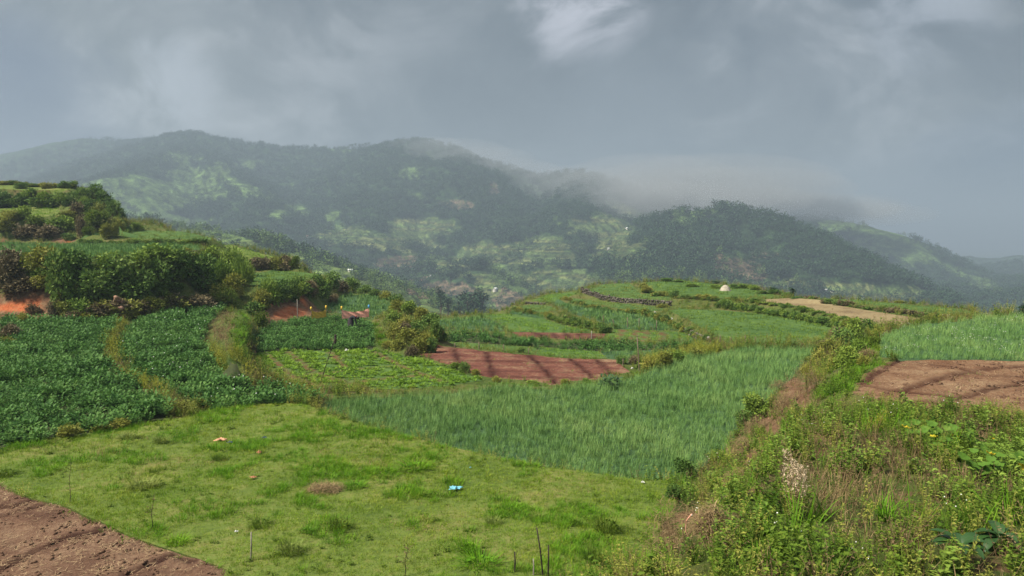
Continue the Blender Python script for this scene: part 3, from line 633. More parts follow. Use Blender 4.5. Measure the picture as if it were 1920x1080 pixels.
# ------------------------------------------------------------------ plant shapes
def rotz(V, a):
    c_, s_ = math.cos(a), math.sin(a); W = V.copy(); W[:, 0] = c_*V[:, 0]-s_*V[:, 1]; W[:, 1] = s_*V[:, 0]+c_*V[:, 1]; return W
class PB:
    """collects triangles and quads with a random tint per leaf and a material index"""
    def __init__(s): s.V = []; s.T = []; s.Q = []; s.rt = []; s.rq = []; s.mt = []; s.mq = []; s.n = 0
    def add(s, V, T=(), Q=(), r=None, mi=0):
        r = random.random() if r is None else r
        s.V.append(np.asarray(V, float)); 
        for f in T: s.T.append([i+s.n for i in f]); s.rt.append(r); s.mt.append(mi)
        for f in Q: s.Q.append([i+s.n for i in f]); s.rq.append(r); s.mq.append(mi)
        s.n += len(V)
    def blade(s, p, d, L_, w_, droop=.4, segs=3, r=None, mi=0, up=(0, 0, 1)):
        """a grass blade / strap leaf: starts at p, heads along d, bends over by droop"""
        d = Vector(d).normalized(); p = Vector(p); side = d.cross(Vector(up))
        if side.length < .05: side = d.cross(Vector((1, .3, 0)))
        side.normalize(); V = []; q = p.copy(); dd = d.copy()
        for i in range(segs+1):
            k = i/segs; ww = w_*(1-k)**.7*(.6+.4*min(1, 3*k+.3)) if i < segs else 0
            if i < segs: V += [q-side*ww/2, q+side*ww/2]
            else: V.append(q.copy())
            q = q+dd*(L_/segs); dd = (dd+Vector((d.x*.4*droop, d.y*.4*droop, -droop*(k+.25)))).normalized()
        Q = [(2*i, 2*i+1, 2*i+3, 2*i+2) for i in range(segs-1)]; n = 2*segs
        s.add([tuple(v) for v in V], [(n-2, n-1, n)], Q, r, mi)
    def leaf(s, p, d, L_, w_, nrm=None, r=None, fold=.18, mi=0, tip=-.12):
        d = Vector(d).normalized(); p = Vector(p); nrm = Vector(nrm) if nrm is not None else Vector((0, 0, 1))
        side = d.cross(nrm)
        if side.length < .05: side = d.cross(Vector((.7, .2, .3)))
        side.normalize(); n = side.cross(d)
        V = [p, p+d*L_*.45-side*w_/2+n*fold*w_, p+d*L_*.45, p+d*L_*.45+side*w_/2+n*fold*w_, p+d*L_+n*tip*L_]
        s.add([tuple(v) for v in V], [(0, 2, 1), (0, 3, 2), (1, 2, 4), (2, 3, 4)], (), r, mi)
    def card(s, p, d, L_, w_, nrm, r=None, mi=0):
        d = Vector(d).normalized(); side = d.cross(Vector(nrm))
        if side.length < .05: side = d.cross(Vector((.7, .2, .3)))
        side.normalize(); p = Vector(p)
        s.add([tuple(p), tuple(p+d*L_*.5-side*w_/2), tuple(p+d*L_), tuple(p+d*L_*.5+side*w_/2)], (), [(0, 1, 2, 3)], r, mi)
    def tube(s, pts, r0, r1, n=5, r=.5, mi=0):
        P = [Vector(p) for p in pts]; V = []
        for i, p in enumerate(P):
            d = (P[min(i+1, len(P)-1)]-P[max(i-1, 0)]).normalized(); a = d.orthogonal().normalized(); b_ = d.cross(a)
            rr_ = r0+(r1-r0)*i/(len(P)-1)
            for j in range(n): V.append(tuple(p+a*rr_*math.cos(6.2832*j/n)+b_*rr_*math.sin(6.2832*j/n)))
        Q = [(i*n+j, i*n+(j+1) % n, (i+1)*n+(j+1) % n, (i+1)*n+j) for i in range(len(P)-1) for j in range(n)]
        V.append(tuple(P[-1])); k = len(V)-1; T = [((len(P)-1)*n+j, (len(P)-1)*n+(j+1) % n, k) for j in range(n)]
        s.add(V, T, Q, r, mi)
    def blob(s, c_, rad, r=None, mi=0, seg=6, jit=.15, sq=1.):
        V = [(c_[0], c_[1], c_[2]+rad*sq)]
        for i in (1, 2, 3):
            th = math.pi*i/4
            for j in range(seg):
                k = rad*(1+random.uniform(-jit, jit)); ph_ = 6.2832*j/seg; V.append((c_[0]+k*math.sin(th)*math.cos(ph_), c_[1]+k*math.sin(th)*math.sin(ph_), c_[2]+k*math.cos(th)*sq))
        V.append((c_[0], c_[1], c_[2]-rad*sq)); T = []; Q = []
        for j in range(seg):
            a_, b_ = 1+j, 1+(j+1) % seg; T.append((0, a_, b_)); Q.append((a_, a_+seg, b_+seg, b_)); Q.append((a_+seg, a_+2*seg, b_+2*seg, b_+seg)); T.append((b_+2*seg, a_+2*seg, 3*seg+1))
        s.add(V, T, Q, r, mi)
    def mesh(s, name, mats, smooth=False):
        V = np.concatenate(s.V); fl = []
        if s.T: fl.append(np.array(s.T))
        if s.Q: fl.append(np.array(s.Q))
        me = mesh_np(name, V, fl, None, smooth)
        for m_ in (mats if isinstance(mats, (list, tuple)) else [mats]): me.materials.append(m_)
        at_ = me.attributes.new('rnd', 'FLOAT', 'FACE'); at_.data.foreach_set('value', np.array(s.rt+s.rq, dtype=np.float32))
        mi = np.array(s.mt+s.mq, dtype=np.int32)
        if mi.any(): me.polygons.foreach_set('material_index', mi)
        return me
def rdir(zmin=-.2, zmax=1):
    a = random.uniform(0, 6.2832); z = random.uniform(zmin, zmax); k = math.sqrt(max(0, 1-z*z)); return Vector((k*math.cos(a), k*math.sin(a), z))
def tuft(n, h, rad, w_, mat_, droop=.4, segs=3, lean=.5, wind=(0, 0)):
    b_ = PB()
    for i in range(n):
        a = random.uniform(0, 6.28); k = rad*math.sqrt(random.random()); l = random.uniform(.1, lean)
        b_.blade((k*math.cos(a), k*math.sin(a), -.02), (l*math.cos(a+random.uniform(-.6, .6))+wind[0], l*math.sin(a)+wind[1], 1), h*random.uniform(.55, 1.1), w_*random.uniform(.7, 1.2), droop*random.uniform(.4, 1.3), segs)
    return b_.mesh('tuft', mat_)
def potato_plant(mat_, flowers=False):
    b_ = PB()
    for i in range(9):
        a = i*6.28/9+random.uniform(-.3, .3); tilt = random.uniform(.25, 1.1); L_ = random.uniform(.32, .50)
        d = Vector((math.cos(a)*tilt, math.sin(a)*tilt, 1)).normalized(); p = Vector((0, 0, 0))
        for k in range(6):
            t_ = .25+.75*k/5; q_ = p+d*L_*t_+Vector((0, 0, -.12*t_*t_*tilt))
            for sgn in (-1, 1):
                o = Vector((-math.sin(a)*sgn, math.cos(a)*sgn, random.uniform(-.2, .5)))+d*.5
                b_.leaf(q_, o, random.uniform(.07, .12), random.uniform(.045, .075), (random.uniform(-.4, .4), random.uniform(-.4, .4), 1))
        b_.leaf(p+d*L_, d+Vector((0, 0, -.4)), .14, .09)
    mats = [mat_, M['white']]
    if flowers:
        for i in range(1):
            c_ = (random.uniform(-.2, .2), random.uniform(-.2, .2), random.uniform(.42, .5)); b_.blob(c_, .022, .5, 1, 5)
    return b_.mesh('potato_plant', mats)
def seedling_plant(mat_):
    b_ = PB()
    for i in range(10):
        d = rdir(.15, .9); b_.leaf((d.x*.03, d.y*.03, 0), d, random.uniform(.13, .24), .05, (0, 0, 1))
    for i in range(5):
        d = rdir(.6, 1); b_.blade((0, 0, 0), d, .2, .03, .5, 2)
    return b_.mesh('seedling', mat_)
def herb(mat_, h=.6, n=5, leafl=.08, leafw=.04, lv=10, top=None, topmat=None):
    b_ = PB(); mats = [mat_]
    if topmat: mats.append(topmat)
    for i in range(n):
        a = random.uniform(0, 6.28); t_ = random.uniform(.05, .45); d = Vector((math.cos(a)*t_, math.sin(a)*t_, 1)).normalized(); H = h*random.uniform(.6, 1.1)
        pts = []; q_ = Vector((math.cos(a)*.04, math.sin(a)*.04, -.03)); dd = d.copy()
        for k in range(6):
            pts.append(q_.copy()); q_ = q_+dd*(H/5); dd = (dd+Vector((random.uniform(-.12, .12), random.uniform(-.12, .12), -.03))).normalized()
        b_.tube(pts, .005, .002, 3, .3)
        for k in range(lv):
            f = .15+.85*(k+random.random())/lv*.98; j = min(4, int(f*5)); p = pts[j].lerp(pts[j+1], f*5-j) if j < 5 else pts[-1]
            o = rdir(-.1, .6); b_.leaf(p, o, leafl*random.uniform(.6, 1.3)*(1.2-.5*f), leafw*random.uniform(.7, 1.2)*(1.2-.5*f), (o.y*.3, -o.x*.3, 1))
        if top == 'flower':
            b_.blob(tuple(pts[-1]+Vector((0, 0, .01))), .010, .5, 1, 5)
        if top == 'fluff':
            for k in range(14):
                p = pts[-1]-Vector((0, 0, random.uniform(0, .25*h)))+rdir(-.5, .5)*.05; b_.blob(tuple(p), random.uniform(.014, .028), None, 1, 4, .4, 1.3)
    return b_.mesh('herb', mats)
def unlinked(me): return bpy.data.objects.new('source_plant', me)
def scatter(name, P, scl, rot, kinds, sources, label, cat):
    """one object whose plants are instanced on its points; kinds picks a source for each point"""
    col = bpy.data.collections.new(name+'_sources')
    for i, s in enumerate(sources):
        o = unlinked(s); o.name = f's{i:02d}'; col.objects.link(o)
    me = bpy.data.meshes.new(name); me.vertices.add(len(P)); me.vertices.foreach_set('co', np.asarray(P, np.float32).ravel())
    for nm, tp, dat in (('scl', 'FLOAT', scl), ('rot', 'FLOAT_VECTOR', rot), ('pick', 'INT', kinds)):
        a_ = me.attributes.new(nm, tp, 'POINT')
        if tp == 'FLOAT_VECTOR': a_.data.foreach_set('vector', np.asarray(dat, np.float32).ravel())
        else: a_.data.foreach_set('value', np.asarray(dat, np.float32 if tp == 'FLOAT' else np.int32))
    o = link(name, me)
    g = bpy.data.node_groups.new(name, 'GeometryNodeTree'); g.interface.new_socket('Geometry', in_out='INPUT', socket_type='NodeSocketGeometry'); g.interface.new_socket('Geometry', in_out='OUTPUT', socket_type='NodeSocketGeometry')
    t = NT(g); gi = t('NodeGroupInput'); go = t('NodeGroupOutput')
    ci = t('GeometryNodeCollectionInfo'); ci.inputs[0].default_value = col; ci.inputs[1].default_value = True; ci.inputs[2].default_value = True
    def na(nm, tp): n_ = t('GeometryNodeInputNamedAttribute', data_type=tp); n_.inputs[0].default_value = nm; return n_.outputs[0]
    ip = t('GeometryNodeInstanceOnPoints'); t.l.new(gi.outputs[0], ip.inputs[0]); t.l.new(ci.outputs[0], ip.inputs['Instance']); ip.inputs['Pick Instance'].default_value = True
    t.l.new(na('pick', 'INT'), ip.inputs['Instance Index']); t.l.new(na('rot', 'FLOAT_VECTOR'), ip.inputs['Rotation']); t.l.new(na('scl', 'FLOAT'), ip.inputs['Scale'])
    t.l.new(ip.outputs[0], go.inputs[0])
    md = o.modifiers.new('plants', 'NODES'); md.node_group = g
    tag(o, label, cat, kind='stuff'); return o
def sample(rho0, rstar, rmax, rmin=3.5, azm=38.5):
    """random ground points, thinning with distance as 1/r^2 past rstar"""
    am = R(azm); out_ = []
    a1 = am*(rstar**2-rmin**2); n1 = int(rho0*a1) if rstar > rmin else 0
    if n1 > 0:
        r = np.sqrt(RNG.uniform(rmin**2, rstar**2, n1)); a = RNG.uniform(-am, am, n1); out_.append(np.stack([r*np.sin(a), r*np.cos(a)], 1))
    r0 = max(rmin, rstar); n2 = int(rho0*rstar**2*2*am*math.log(rmax/r0)) if rmax > r0 else 0
    if n2 > 0:
        r = r0*(rmax/r0)**RNG.uniform(0, 1, n2); a = RNG.uniform(-am, am, n2); out_.append(np.stack([r*np.sin(a), r*np.cos(a)], 1))
    return np.concatenate(out_)
def crop(name, fields, rho, rstar, rmax, size, sources, label, cat, tilt=.12, rmin=3.5, dz=0, grow=.75, keep=None, wind=None, rows=0):
    P = sample(rho, rstar, rmax, rmin)
    if rows:     # planted in gently wandering rows
        q_ = P[:, 1]+.12*P[:, 0]+1.2*fbm(P[:, 0], P[:, 1], 14, 2, 12); tgt = np.round(q_/rows)*rows+RNG.normal(0, .13*rows, len(P)); P[:, 1] += tgt-q_
    ow = owner(P[:, 0], P[:, 1]); ids = [FORDER.index(f) for f in fields]; m = np.isin(ow, ids)
    P = P[m]
    if keep is not None: P = P[keep(P)]
    z, ow = ground(P[:, 0], P[:, 1]); r = np.hypot(P[:, 0], P[:, 1])
    for k in ('soil_bl', 'soil_r', 'red', 'seedling'):
        mm = ow == FORDER.index(k)
        if mm.any(): z[mm] += rows_relief(k, P[mm, 0], P[mm, 1])
    s = size*np.maximum(1, r/rstar)**grow*RNG.uniform(.6, 1.3, len(P))*(1+.35*fbm(P[:, 0], P[:, 1], 1.6, 2, 66))
    rot = np.column_stack([RNG.normal(0, tilt, len(P)), RNG.normal(0, tilt, len(P)), RNG.uniform(0, 6.2832, len(P))])
    if wind: rot[:, 0] += wind[0]*0; rot[:, 2] = RNG.normal(wind[1], .6, len(P))
    return scatter(name, np.column_stack([P, z+dz]), s, rot, RNG.integers(0, len(sources), len(P)), sources, label, cat)
# ------------------------------------------------------------------ crops
onions = [tuft(11, .40, .12, .017, L['onion'], .35, 3, .38, (.16, -.05)) for i in range(5)]
crop('onion_crop', ['onion'], 32, 34, 70, 1.0, onions, 'tall dark green spring onion crop filling the large middle plot', 'onions', wind=(0, 0))
crop('onion_crop', ['right_onion'], 30, 34, 70, .72, onions*3+[herb(L['onion'], .5, 3, .05, .01, 3, 'flower', M['white'])], 'onion crop behind the bare red plot on the right', 'onions', wind=(0, 0))
far_on = [tuft(12, .42, .30, .07, L['onion'], .3, 2, .4) for i in range(4)]
crop('onion_crop', ['onion_b', 'teal_a', 'teal_b', 'teal_c', 'teal_d', 'teal_l'], 5, 60, 170, .8, far_on, 'blue green onion beds on the distant terraces', 'onions')
pot = [potato_plant(L['potato']) for i in range(5)]
potf = pot*3+[potato_plant(L['potato'], True)]
crop('potato_crop', ['potato_a'], 7, 58, 110, 1.15, pot, 'dense leafy potato crop at the far left below the scrubby bank', 'potatoes', rows=.95)
crop('potato_crop', ['potato_b'], 7, 58, 110, 1.15, potf, 'curved plot of flowering potato plants beside the grassy ridge', 'potatoes', rows=.95)
crop('potato_crop', ['potato_c'], 7, 85, 110, .95, pot, 'potato plot where the bent farmer works', 'potatoes', rows=.95)
crop('cabbage_crop', ['cabbage'], 5, 50, 110, .8, pot, 'band of leafy dark green cabbages across the middle plots', 'cabbages', rows=1.4)
seed = [seedling_plant(L['seedling']) for i in range(4)]
crop('seedling_crop', ['seedling'], 16, 45, 90, 1.0, seed, 'light green seedlings between trodden red furrows', 'seedlings', rows=.62, keep=lambda P: furrow('seedling', P[:, 0], P[:, 1], 0) > .20*(.6+.8*RNG.random(len(P))))
fg = [tuft(12, .16, .30, .05, L['seedling'], .4, 2, .7) for i in range(4)]
crop('seedling_crop', ['bright', 'top_a', 'strip_b', 'terrace_l', 'terrace_m', 'slope_m'], 8, 50, 150, .8, fg, 'bright green plots on the middle terraces', 'seedlings')
crop('seedling_crop', ['lined'], 8, 50, 150, .8, fg, 'light green plot with curved furrows beside the tall pole', 'seedlings', keep=lambda P: furrow('lined', P[:, 0], P[:, 1], 0) > .3)
fo = [tuft(12, .16, .30, .05, L['olive'], .4, 2, .7) for i in range(4)]
fgr = [tuft(12, .16, .30, .05, L['green'], .4, 2, .7) for i in range(4)]
crop('field_grass', ['strip_a', 'strip_c', 'strip_d', 'slope_a', 'top_c', 'slope_l'], 6, 50, 190, .8, fo, 'pale olive green grass of the upper terraces', 'grass')
crop('field_grass', ['right_green', 'top_b', 'onion_l'], 6, 50, 190, .8, fgr, 'green grassy crop in the large plot behind the onions', 'grass')
crop('stubble', ['tan'], 1.2, 60, 150, .8, [tuft(8, .14, .5, .06, L['dry'], .6, 2, 1.2) for i in range(3)], 'pale stubble on the tan harvested plot', 'stubble')
crop('red_field_weeds', ['red', 'purple'], 1.6, 50, 110, .55, [tuft(8, .2, .22, .05, L['dry'], .6, 2, 1.2), tuft(8, .2, .22, .05, L['green'], .6, 2, 1.)], 'thin dry weeds in rows on the red ploughed plot', 'weeds',
     keep=lambda P: (np.sin((P[:, 1]+P[:, 0]*.12)*2*np.pi/1.9) < .2) & (fbm(P[:, 0], P[:, 1], 5, 2, 4) > -.12) & (furrow('red', P[:, 0], P[:, 1], 0) > .3))
# straw bits and clods on the bare plots
def straw_bit():
    b_ = PB()
    for i in range(7):
        a = random.uniform(0, 6.28); b_.blade((random.uniform(-.12, .12), random.uniform(-.12, .12), random.uniform(.005, .03)), (math.cos(a), math.sin(a), random.uniform(-.02, .3)), random.uniform(.08, .20), .012, .3, 2)
    return b_.mesh('straw_bit', L_['s'])
L_ = {'s': M['straw']}
def clod():
    b_ = PB()
    for i in range(4): b_.blob((random.uniform(-.1, .1), random.uniform(-.1, .1), 0), random.uniform(.015, .055), None, 0, 5, .45, .7)
    return b_.mesh('clod', M['g_brown'])
crop('straw_litter', ['soil_bl'], 26, 25, 60, .9, [straw_bit() for i in range(4)]+[clod(), clod()], 'dry straw bits and clods strewn over the brown plot', 'straw', tilt=.1, keep=lambda P: furrow('soil_bl', P[:, 0], P[:, 1], 0) > .13)
crop('straw_litter', ['soil_r'], 13, 25, 60, .9, [straw_bit() for i in range(3)]+[clod(), clod(), tuft(6, .12, .1, .012, L['dry'], .8, 2, 1.2), tuft(5, .1, .1, .012, L['olive'], .8, 2, 1.2)], 'dry straw over the bare red plot on the right', 'straw', tilt=.1, keep=lambda P: furrow('soil_r', P[:, 0], P[:, 1], 0) > .2)
def edge_dist(k, P):
    A, B = EDG[k]; d = np.full(len(P), 1e9)
    for a_, b_ in zip(A, B):
        e_ = b_-a_; t_ = np.clip(((P-a_)@e_)/(e_@e_+1e-9), 0, 1); d = np.minimum(d, np.hypot(*(P-a_-t_[:, None]*e_).T))
    return d
for k_ in ('soil_bl', 'soil_r'):
    crop('edge_grass', [k_], 60, 25, 60, 1.0, [tuft(15, .11, .09, .010, L['turf'], .6, 3, 1.0), tuft(12, .18, .08, .011, L['turf_lush'], .8, 3, .9), tuft(10, .12, .09, .010, L['dry'], .9, 2, 1.2), clod()], 'grass creeping over the ragged edge of the bare soil', 'grass', keep=lambda P: edge_dist(k_, P) < .28*(RNG.random(len(P))**1.5)*(1+1.2*fbm(P[:, 0], P[:, 1], .8, 2, 23)))
# pasture turf: short tufts, longer lush patches, pale seed heads
def pmask(P, seed, sc_, thr): return fbm(P[:, 0], P[:, 1], sc_, 3, seed) > thr
crop('pasture_grass', ['pasture'], 95, 24, 60, 1.0, [tuft(15, .10, .10, .010, L['turf'], .5, 2, 1.0) for i in range(6)], 'short uneven grass of the pasture in front', 'grass')
crop('lush_grass', ['pasture'], 50, 24, 60, 1.0, [tuft(20, .20, .11, .011, L['turf_lush'], .8, 3, .8) for i in range(4)], 'longer bright green clumps scattered over the pasture', 'grass', keep=lambda P: pmask(P, 91, 1.6, .20))
crop('lush_grass', ['pasture'], 9, 24, 60, 1.0, [tuft(14, .22, .10, .011, L['weed'], .6, 3, .9), herb(L['weed'], .16, 5, .06, .03, 5)], 'darker rank tufts in the pasture', 'grass', keep=lambda P: pmask(P, 191, 1.0, .16))
u_, v_ = 0, 0
def near_px(P, lst):
    z_ = np.zeros(len(P)); u, v = proj(P[:, 0], P[:, 1], z_); m = np.zeros(len(P), bool)
    for cu, cv, ru, rv in lst: m |= ((u-cu)/ru)**2+((v-cv)/rv)**2 < RNG.uniform(.2, 1, len(P))
    return m
crop('seed_heads', ['pasture'], 9, 24, 60, 1.0, [tuft(7, .34, .08, .012, L['dry'], .3, 3, .5), tuft(8, .26, .08, .009, L['dry'], .5, 3, .7), tuft(8, .26, .08, .012, L['olive'], .5, 3, .7)], 'pale dry seed heads standing at the left of the pasture', 'grass',
     keep=lambda P: near_px(P, [(170, 850, 80, 24), (110, 860, 60, 20), (240, 825, 70, 14), (270, 880, 60, 30), (390, 815, 50, 10), (130, 880, 50, 30), (280, 900, 50, 20)]) & pmask(P, 33, .8, -.1))
crop('dry_patches', ['pasture'], 45, 24, 60, 1.0, [tuft(12, .09, .11, .011, L['dry'], .7, 2, 1.3)], 'worn straw coloured patches in the pasture', 'grass', keep=lambda P: near_px(P, [(355, 870, 80, 16), (700, 870, 60, 30), (620, 860, 50, 20), (560, 925, 50, 14), (810, 945, 60, 16), (780, 990, 90, 20), (1080, 915, 70, 12), (460, 890, 30, 10), (650, 820, 30, 14)]) & pmask(P, 35, .6, -.1))
print('crops', round(time.time()-T0, 1))
# ------------------------------------------------------------------ bank vegetation
gt = lambda h, w_, m_, n=14, d=.5, l=.8: tuft(n, h, .14, w_, L[m_], d, 3, l)
SRC = [gt(.32, .012, 'turf_lush'), gt(.26, .012, 'turf'), gt(.42, .012, 'weed'), gt(.40, .011, 'dry', 12, .8, 1.1), gt(.38, .010, 'drydark', 14, .9, 1.3),   # 0-4 grasses
       herb(L['weed'], .55, 6, .085, .045, 12), herb(L['weed'], .40, 7, .07, .05, 10), herb(L['bush_olive'], .6, 6, .06, .025, 16), herb(L['bush_mid'], .5, 7, .10, .06, 10),   # 5-8 herbs
       herb(L['weed'], .5, 5, .06, .03, 10, 'flower', M['white']), herb(L['yweed'], .5, 6, .06, .03, 14), herb(L['drydark'], .6, 6, .05, .02, 10), herb(L['dry'], .65, 4, .04, .015, 8),
       herb(L['bush_lime'], .5, 5, .09, .035, 12), gt(.7, .018, 'turf_lush', 10, .7, .7)]  # 9-12
MIX = dict(green=[0, 0, 1, 1, 2, 6], olive=[1, 2, 3, 5, 7, 7, 6, 11], brown=[3, 3, 4, 4, 4, 11, 12, 2], scrub=[5, 6, 7, 8, 8, 2, 11], weeds=[5, 5, 6, 6, 7, 7, 2, 2, 8, 3, 0, 5, 6, 7, 2, 11, 11, 9, 4, 4, 3], yellow=[10, 10, 2, 7], lush=[0, 0, 0, 6], green2=[0, 2, 2, 5, 6, 7], tall=[14, 14, 0, 2, 2, 13, 5, 3], dark=[8, 8, 5, 2])
ZONES = [  # (u, v, ru, rv, mix)
 (700, 200, 5000, 5000, 'olive'), (100, 520, 160, 60, 'scrub'), (300, 540, 160, 70, 'scrub'), (45, 560, 60, 40, 'brown'), (60, 430, 90, 18, 'brown'), (60, 400, 110, 16, 'green'), (130, 420, 40, 14, 'lush'), (270, 450, 130, 8, 'green'),
 (500, 480, 60, 25, 'olive'), (430, 470, 40, 14, 'green'), (560, 580, 90, 24, 'brown'), (420, 625, 40, 40, 'brown'), (450, 620, 18, 60, 'lush'), (440, 690, 22, 26, 'yellow'), (405, 680, 18, 24, 'yellow'), (218, 640, 26, 46, 'yellow'), (285, 722, 70, 14, 'yellow'), (335, 752, 40, 14, 'olive'),
 (712, 622, 16, 44, 'lush'), (770, 620, 70, 60, 'olive'), (250, 815, 140, 16, 'scrub'), (360, 775, 40, 10, 'olive'), (1120, 590, 140, 40, 'olive'), (1280, 670, 80, 26, 'yellow'), (1400, 650, 90, 10, 'olive'), (1180, 702, 20, 8, 'green'), (1500, 600, 140, 30, 'green'),
 (1620, 680, 50, 40, 'green'), (1590, 720, 40, 50, 'lush'), (1560, 770, 40, 40, 'lush'), (1495, 745, 36, 60, 'brown'), (1450, 805, 44, 40, 'brown'), (1400, 862, 44, 34, 'brown'), (1470, 850, 40, 50, 'green'), (1380, 900, 40, 26, 'olive'), (1330, 930, 60, 40, 'lush'), (900, 722, 300, 9, 'lush'), (1290, 890, 34, 26, 'dark'), (1540, 840, 20, 40, 'brown'),
 (1400, 980, 60, 60, 'weeds'), (1250, 1010, 50, 60, 'brown'), (1290, 985, 44, 34, 'brown'), (1300, 945, 30, 18, 'lush'), (1230, 1060, 40, 30, 'green'), (1650, 930, 380, 170, 'weeds'), (1350, 1050, 80, 60, 'weeds'), (1800, 665, 160, 8, 'lush'), (1640, 700, 20, 30, 'lush'), (1880, 860, 90, 50, 'dark'), (1560, 960, 40, 60, 'brown'), (1700, 1040, 60, 40, 'olive'), (1740,820,200,26,'weeds')]
P1 = sample(75, 26, 62, 4.5); P2 = sample(20, 62, 185, 62)
banks = [i for i, k in enumerate(FORDER) if FNAME.get(k) == 'hillside' and k != 'stand']
def do_bank(P, name, size, label, rs):
    ow = owner(P[:, 0], P[:, 1]); r = np.hypot(P[:, 0], P[:, 1]); m = ((ow < 0) | np.isin(ow, banks)) & (r < rcrest(P[:, 0], P[:, 1])+12); P = P[m]
    z, ow = ground(P[:, 0], P[:, 1], False); zx = ground(P[:, 0]+.25, P[:, 1], False)[0]; zy = ground(P[:, 0], P[:, 1]+.25, False)[0]
    gr = np.sqrt(1+((zx-z)/.25)**2+((zy-z)/.25)**2); kp = RNG.random(len(P)) < gr/3.6; P = P[kp]
    z, ow = ground(P[:, 0], P[:, 1]); u, v = proj(P[:, 0], P[:, 1], z); r = np.hypot(P[:, 0], P[:, 1])
    zone = np.zeros(len(P), int); nz = 14*fbm(P[:, 0], P[:, 1], 1.5, 2, 3)
    for i, (cu, cv, ru, rv, _) in enumerate(ZONES): zone[((u+nz-cu)/ru)**2+((v+nz*.6-cv)/rv)**2 < 1] = i
    pk = np.zeros(len(P), int)
    for i, zz in enumerate(ZONES):
        mm = zone == i
        if not mm.any(): continue
        if zz[4] != 'weeds': pk[mm] = RNG.choice(MIX[zz[4]], mm.sum()); continue
        q_ = fbm(P[mm, 0], P[mm, 1], 1.3, 3, 44); q2 = fbm(P[mm, 0], P[mm, 1], .8, 2, 48); ii = np.nonzero(mm)[0]     # the mound: patches of one weed or another
        for lo, hi, names in ((-9, -.22, ['brown']), (-.22, -.08, ['scrub']), (-.08, .12, ['weeds']), (.12, .28, ['green2']), (.28, 9, ['tall'])):
            jj = ii[(q_ >= lo) & (q_ < hi)]; pk[jj] = RNG.choice(MIX[names[0]], len(jj))
        jj = ii[q2 > .38]; pk[jj] = RNG.choice(MIX['dark'], len(jj))
    # bare red cuts and worn strips stay mostly open
    bare = np.zeros(len(P))
    for (cu, cv, ru, rv) in [(35, 580, 70, 16), (88, 575, 10, 26), (225, 577, 18, 14), (540, 590, 55, 22), (566, 568, 12, 24), (120, 452, 20, 5), (1535, 840, 18, 30), (1430, 925, 40, 22), (1335, 962, 22, 16), (1495, 745, 30, 44), (1448, 806, 34, 32), (1398, 864, 38, 26), (1290, 990, 36, 28), (1710, 930, 40, 26), (1870, 1065, 60, 20)]:
        bare = np.maximum(bare, np.exp(-((u-cu)/ru)**4-((v-cv)/rv)**4))
    k = RNG.random(len(P)) > bare*.85; P = P[k]; z = z[k]; pk = pk[k]; r = r[k]
    s = size*np.maximum(1, r/rs)**.7*RNG.uniform(.65, 1.3, len(P))
    uu, vv = proj(P[:, 0], P[:, 1], z); s *= np.where((uu > 690) & (uu < 1190) & (vv > 640) & (vv < 745), .45, 1.)
    rot = np.column_stack([RNG.normal(0, .16, len(P)), RNG.normal(0, .16, len(P)), RNG.uniform(0, 6.2832, len(P))])
    scatter(name, np.column_stack([P, z-.02]), s, rot, pk, SRC, label, 'weeds')
do_bank(P1, 'bank_weeds', 1.0, 'tangled weeds and grass over the near bank and mound on the right', 26)
do_bank(P2, 'bank_weeds', 1.15, 'scrubby weeds and grass on the distant terrace banks', 90)
print('banks', round(time.time()-T0, 1))
# ------------------------------------------------------------------ bushes: each one a thing with foliage and stem
def bush_meshes(seed, mat_, nleaf=1500, open_=.0, leaf=.085, spiky=False):
    random.seed(seed); b_ = PB(); lobes = []
    for i in range(9):
        a = random.uniform(0, 6.28); k = random.uniform(.0, .30); zz = random.uniform(.22, .78); rad = random.uniform(.16, .30)*(1.05-.35*zz)
        lobes.append((Vector((k*math.cos(a), k*math.sin(a), zz)), rad))
    lobes.append((Vector((0, 0, .35)), .34))
    tot = sum(r*r for _, r in lobes)
    for c_, rad in lobes:
        tint = random.uniform(-.22, .22)
        for i in range(int(nleaf*rad*rad/tot)):
            d = rdir(-.75, 1); k = rad*(random.uniform(.72, 1.08) if random.random() < .8 else random.uniform(.3, 1.25))
            p = c_+Vector((d.x*k, d.y*k, d.z*k*.95)); 
            if p.z < .01: continue
            o = (d+rdir(-1, 1)*.9).normalized()
            if spiky: o = (d+Vector((0, 0, .8))+rdir(-1, 1)*.4).normalized()
            L2 = leaf*random.uniform(.6, 1.5)
            b_.card(p, o, L2*(2.2 if spiky else 1), L2*(.3 if spiky else .62), rdir(-1, 1)+d*.8, min(1, max(0, random.random()*.8+tint+.1)))
    for i in range(26):     # loose twigs that break the outline
        d = rdir(.1, 1); p = Vector((0, 0, .4))+Vector((d.x*.36, d.y*.36, d.z*.48))
        for k in range(5): b_.card(p+d*.035*k, (d+rdir(-1, 1)*.8).normalized(), leaf*.9, leaf*.5, rdir(-1, 1))
    fo_ = b_.mesh('bush_foliage', mat_)
    s_ = PB()
    for i in range(5):
        d = rdir(.5, 1); s_.tube([(0, 0, -.05), tuple(d*.25), tuple(d*.5+rdir(0, .5)*.08)], .022, .008, 4)
    return fo_, s_.mesh('bush_stem', M['bark'])
def bush_proto(name, fm, sm):
    o = bpy.data.objects.new(name, None); f = bpy.data.objects.new('foliage', fm); s = bpy.data.objects.new('stem', sm); f.parent = o; s.parent = o; return o, f, s
BT = dict(dark='bush_dark', mid='bush_mid', olive='bush_olive', brown='bush_brown', lime='bush_lime')
BV = {}
for k_, mm in BT.items():
    BV[k_] = [bush_meshes(100+i+hash(len(mm))*7+ord(k_[0]), L[mm], 1500, leaf=.085) for i in range(3)]
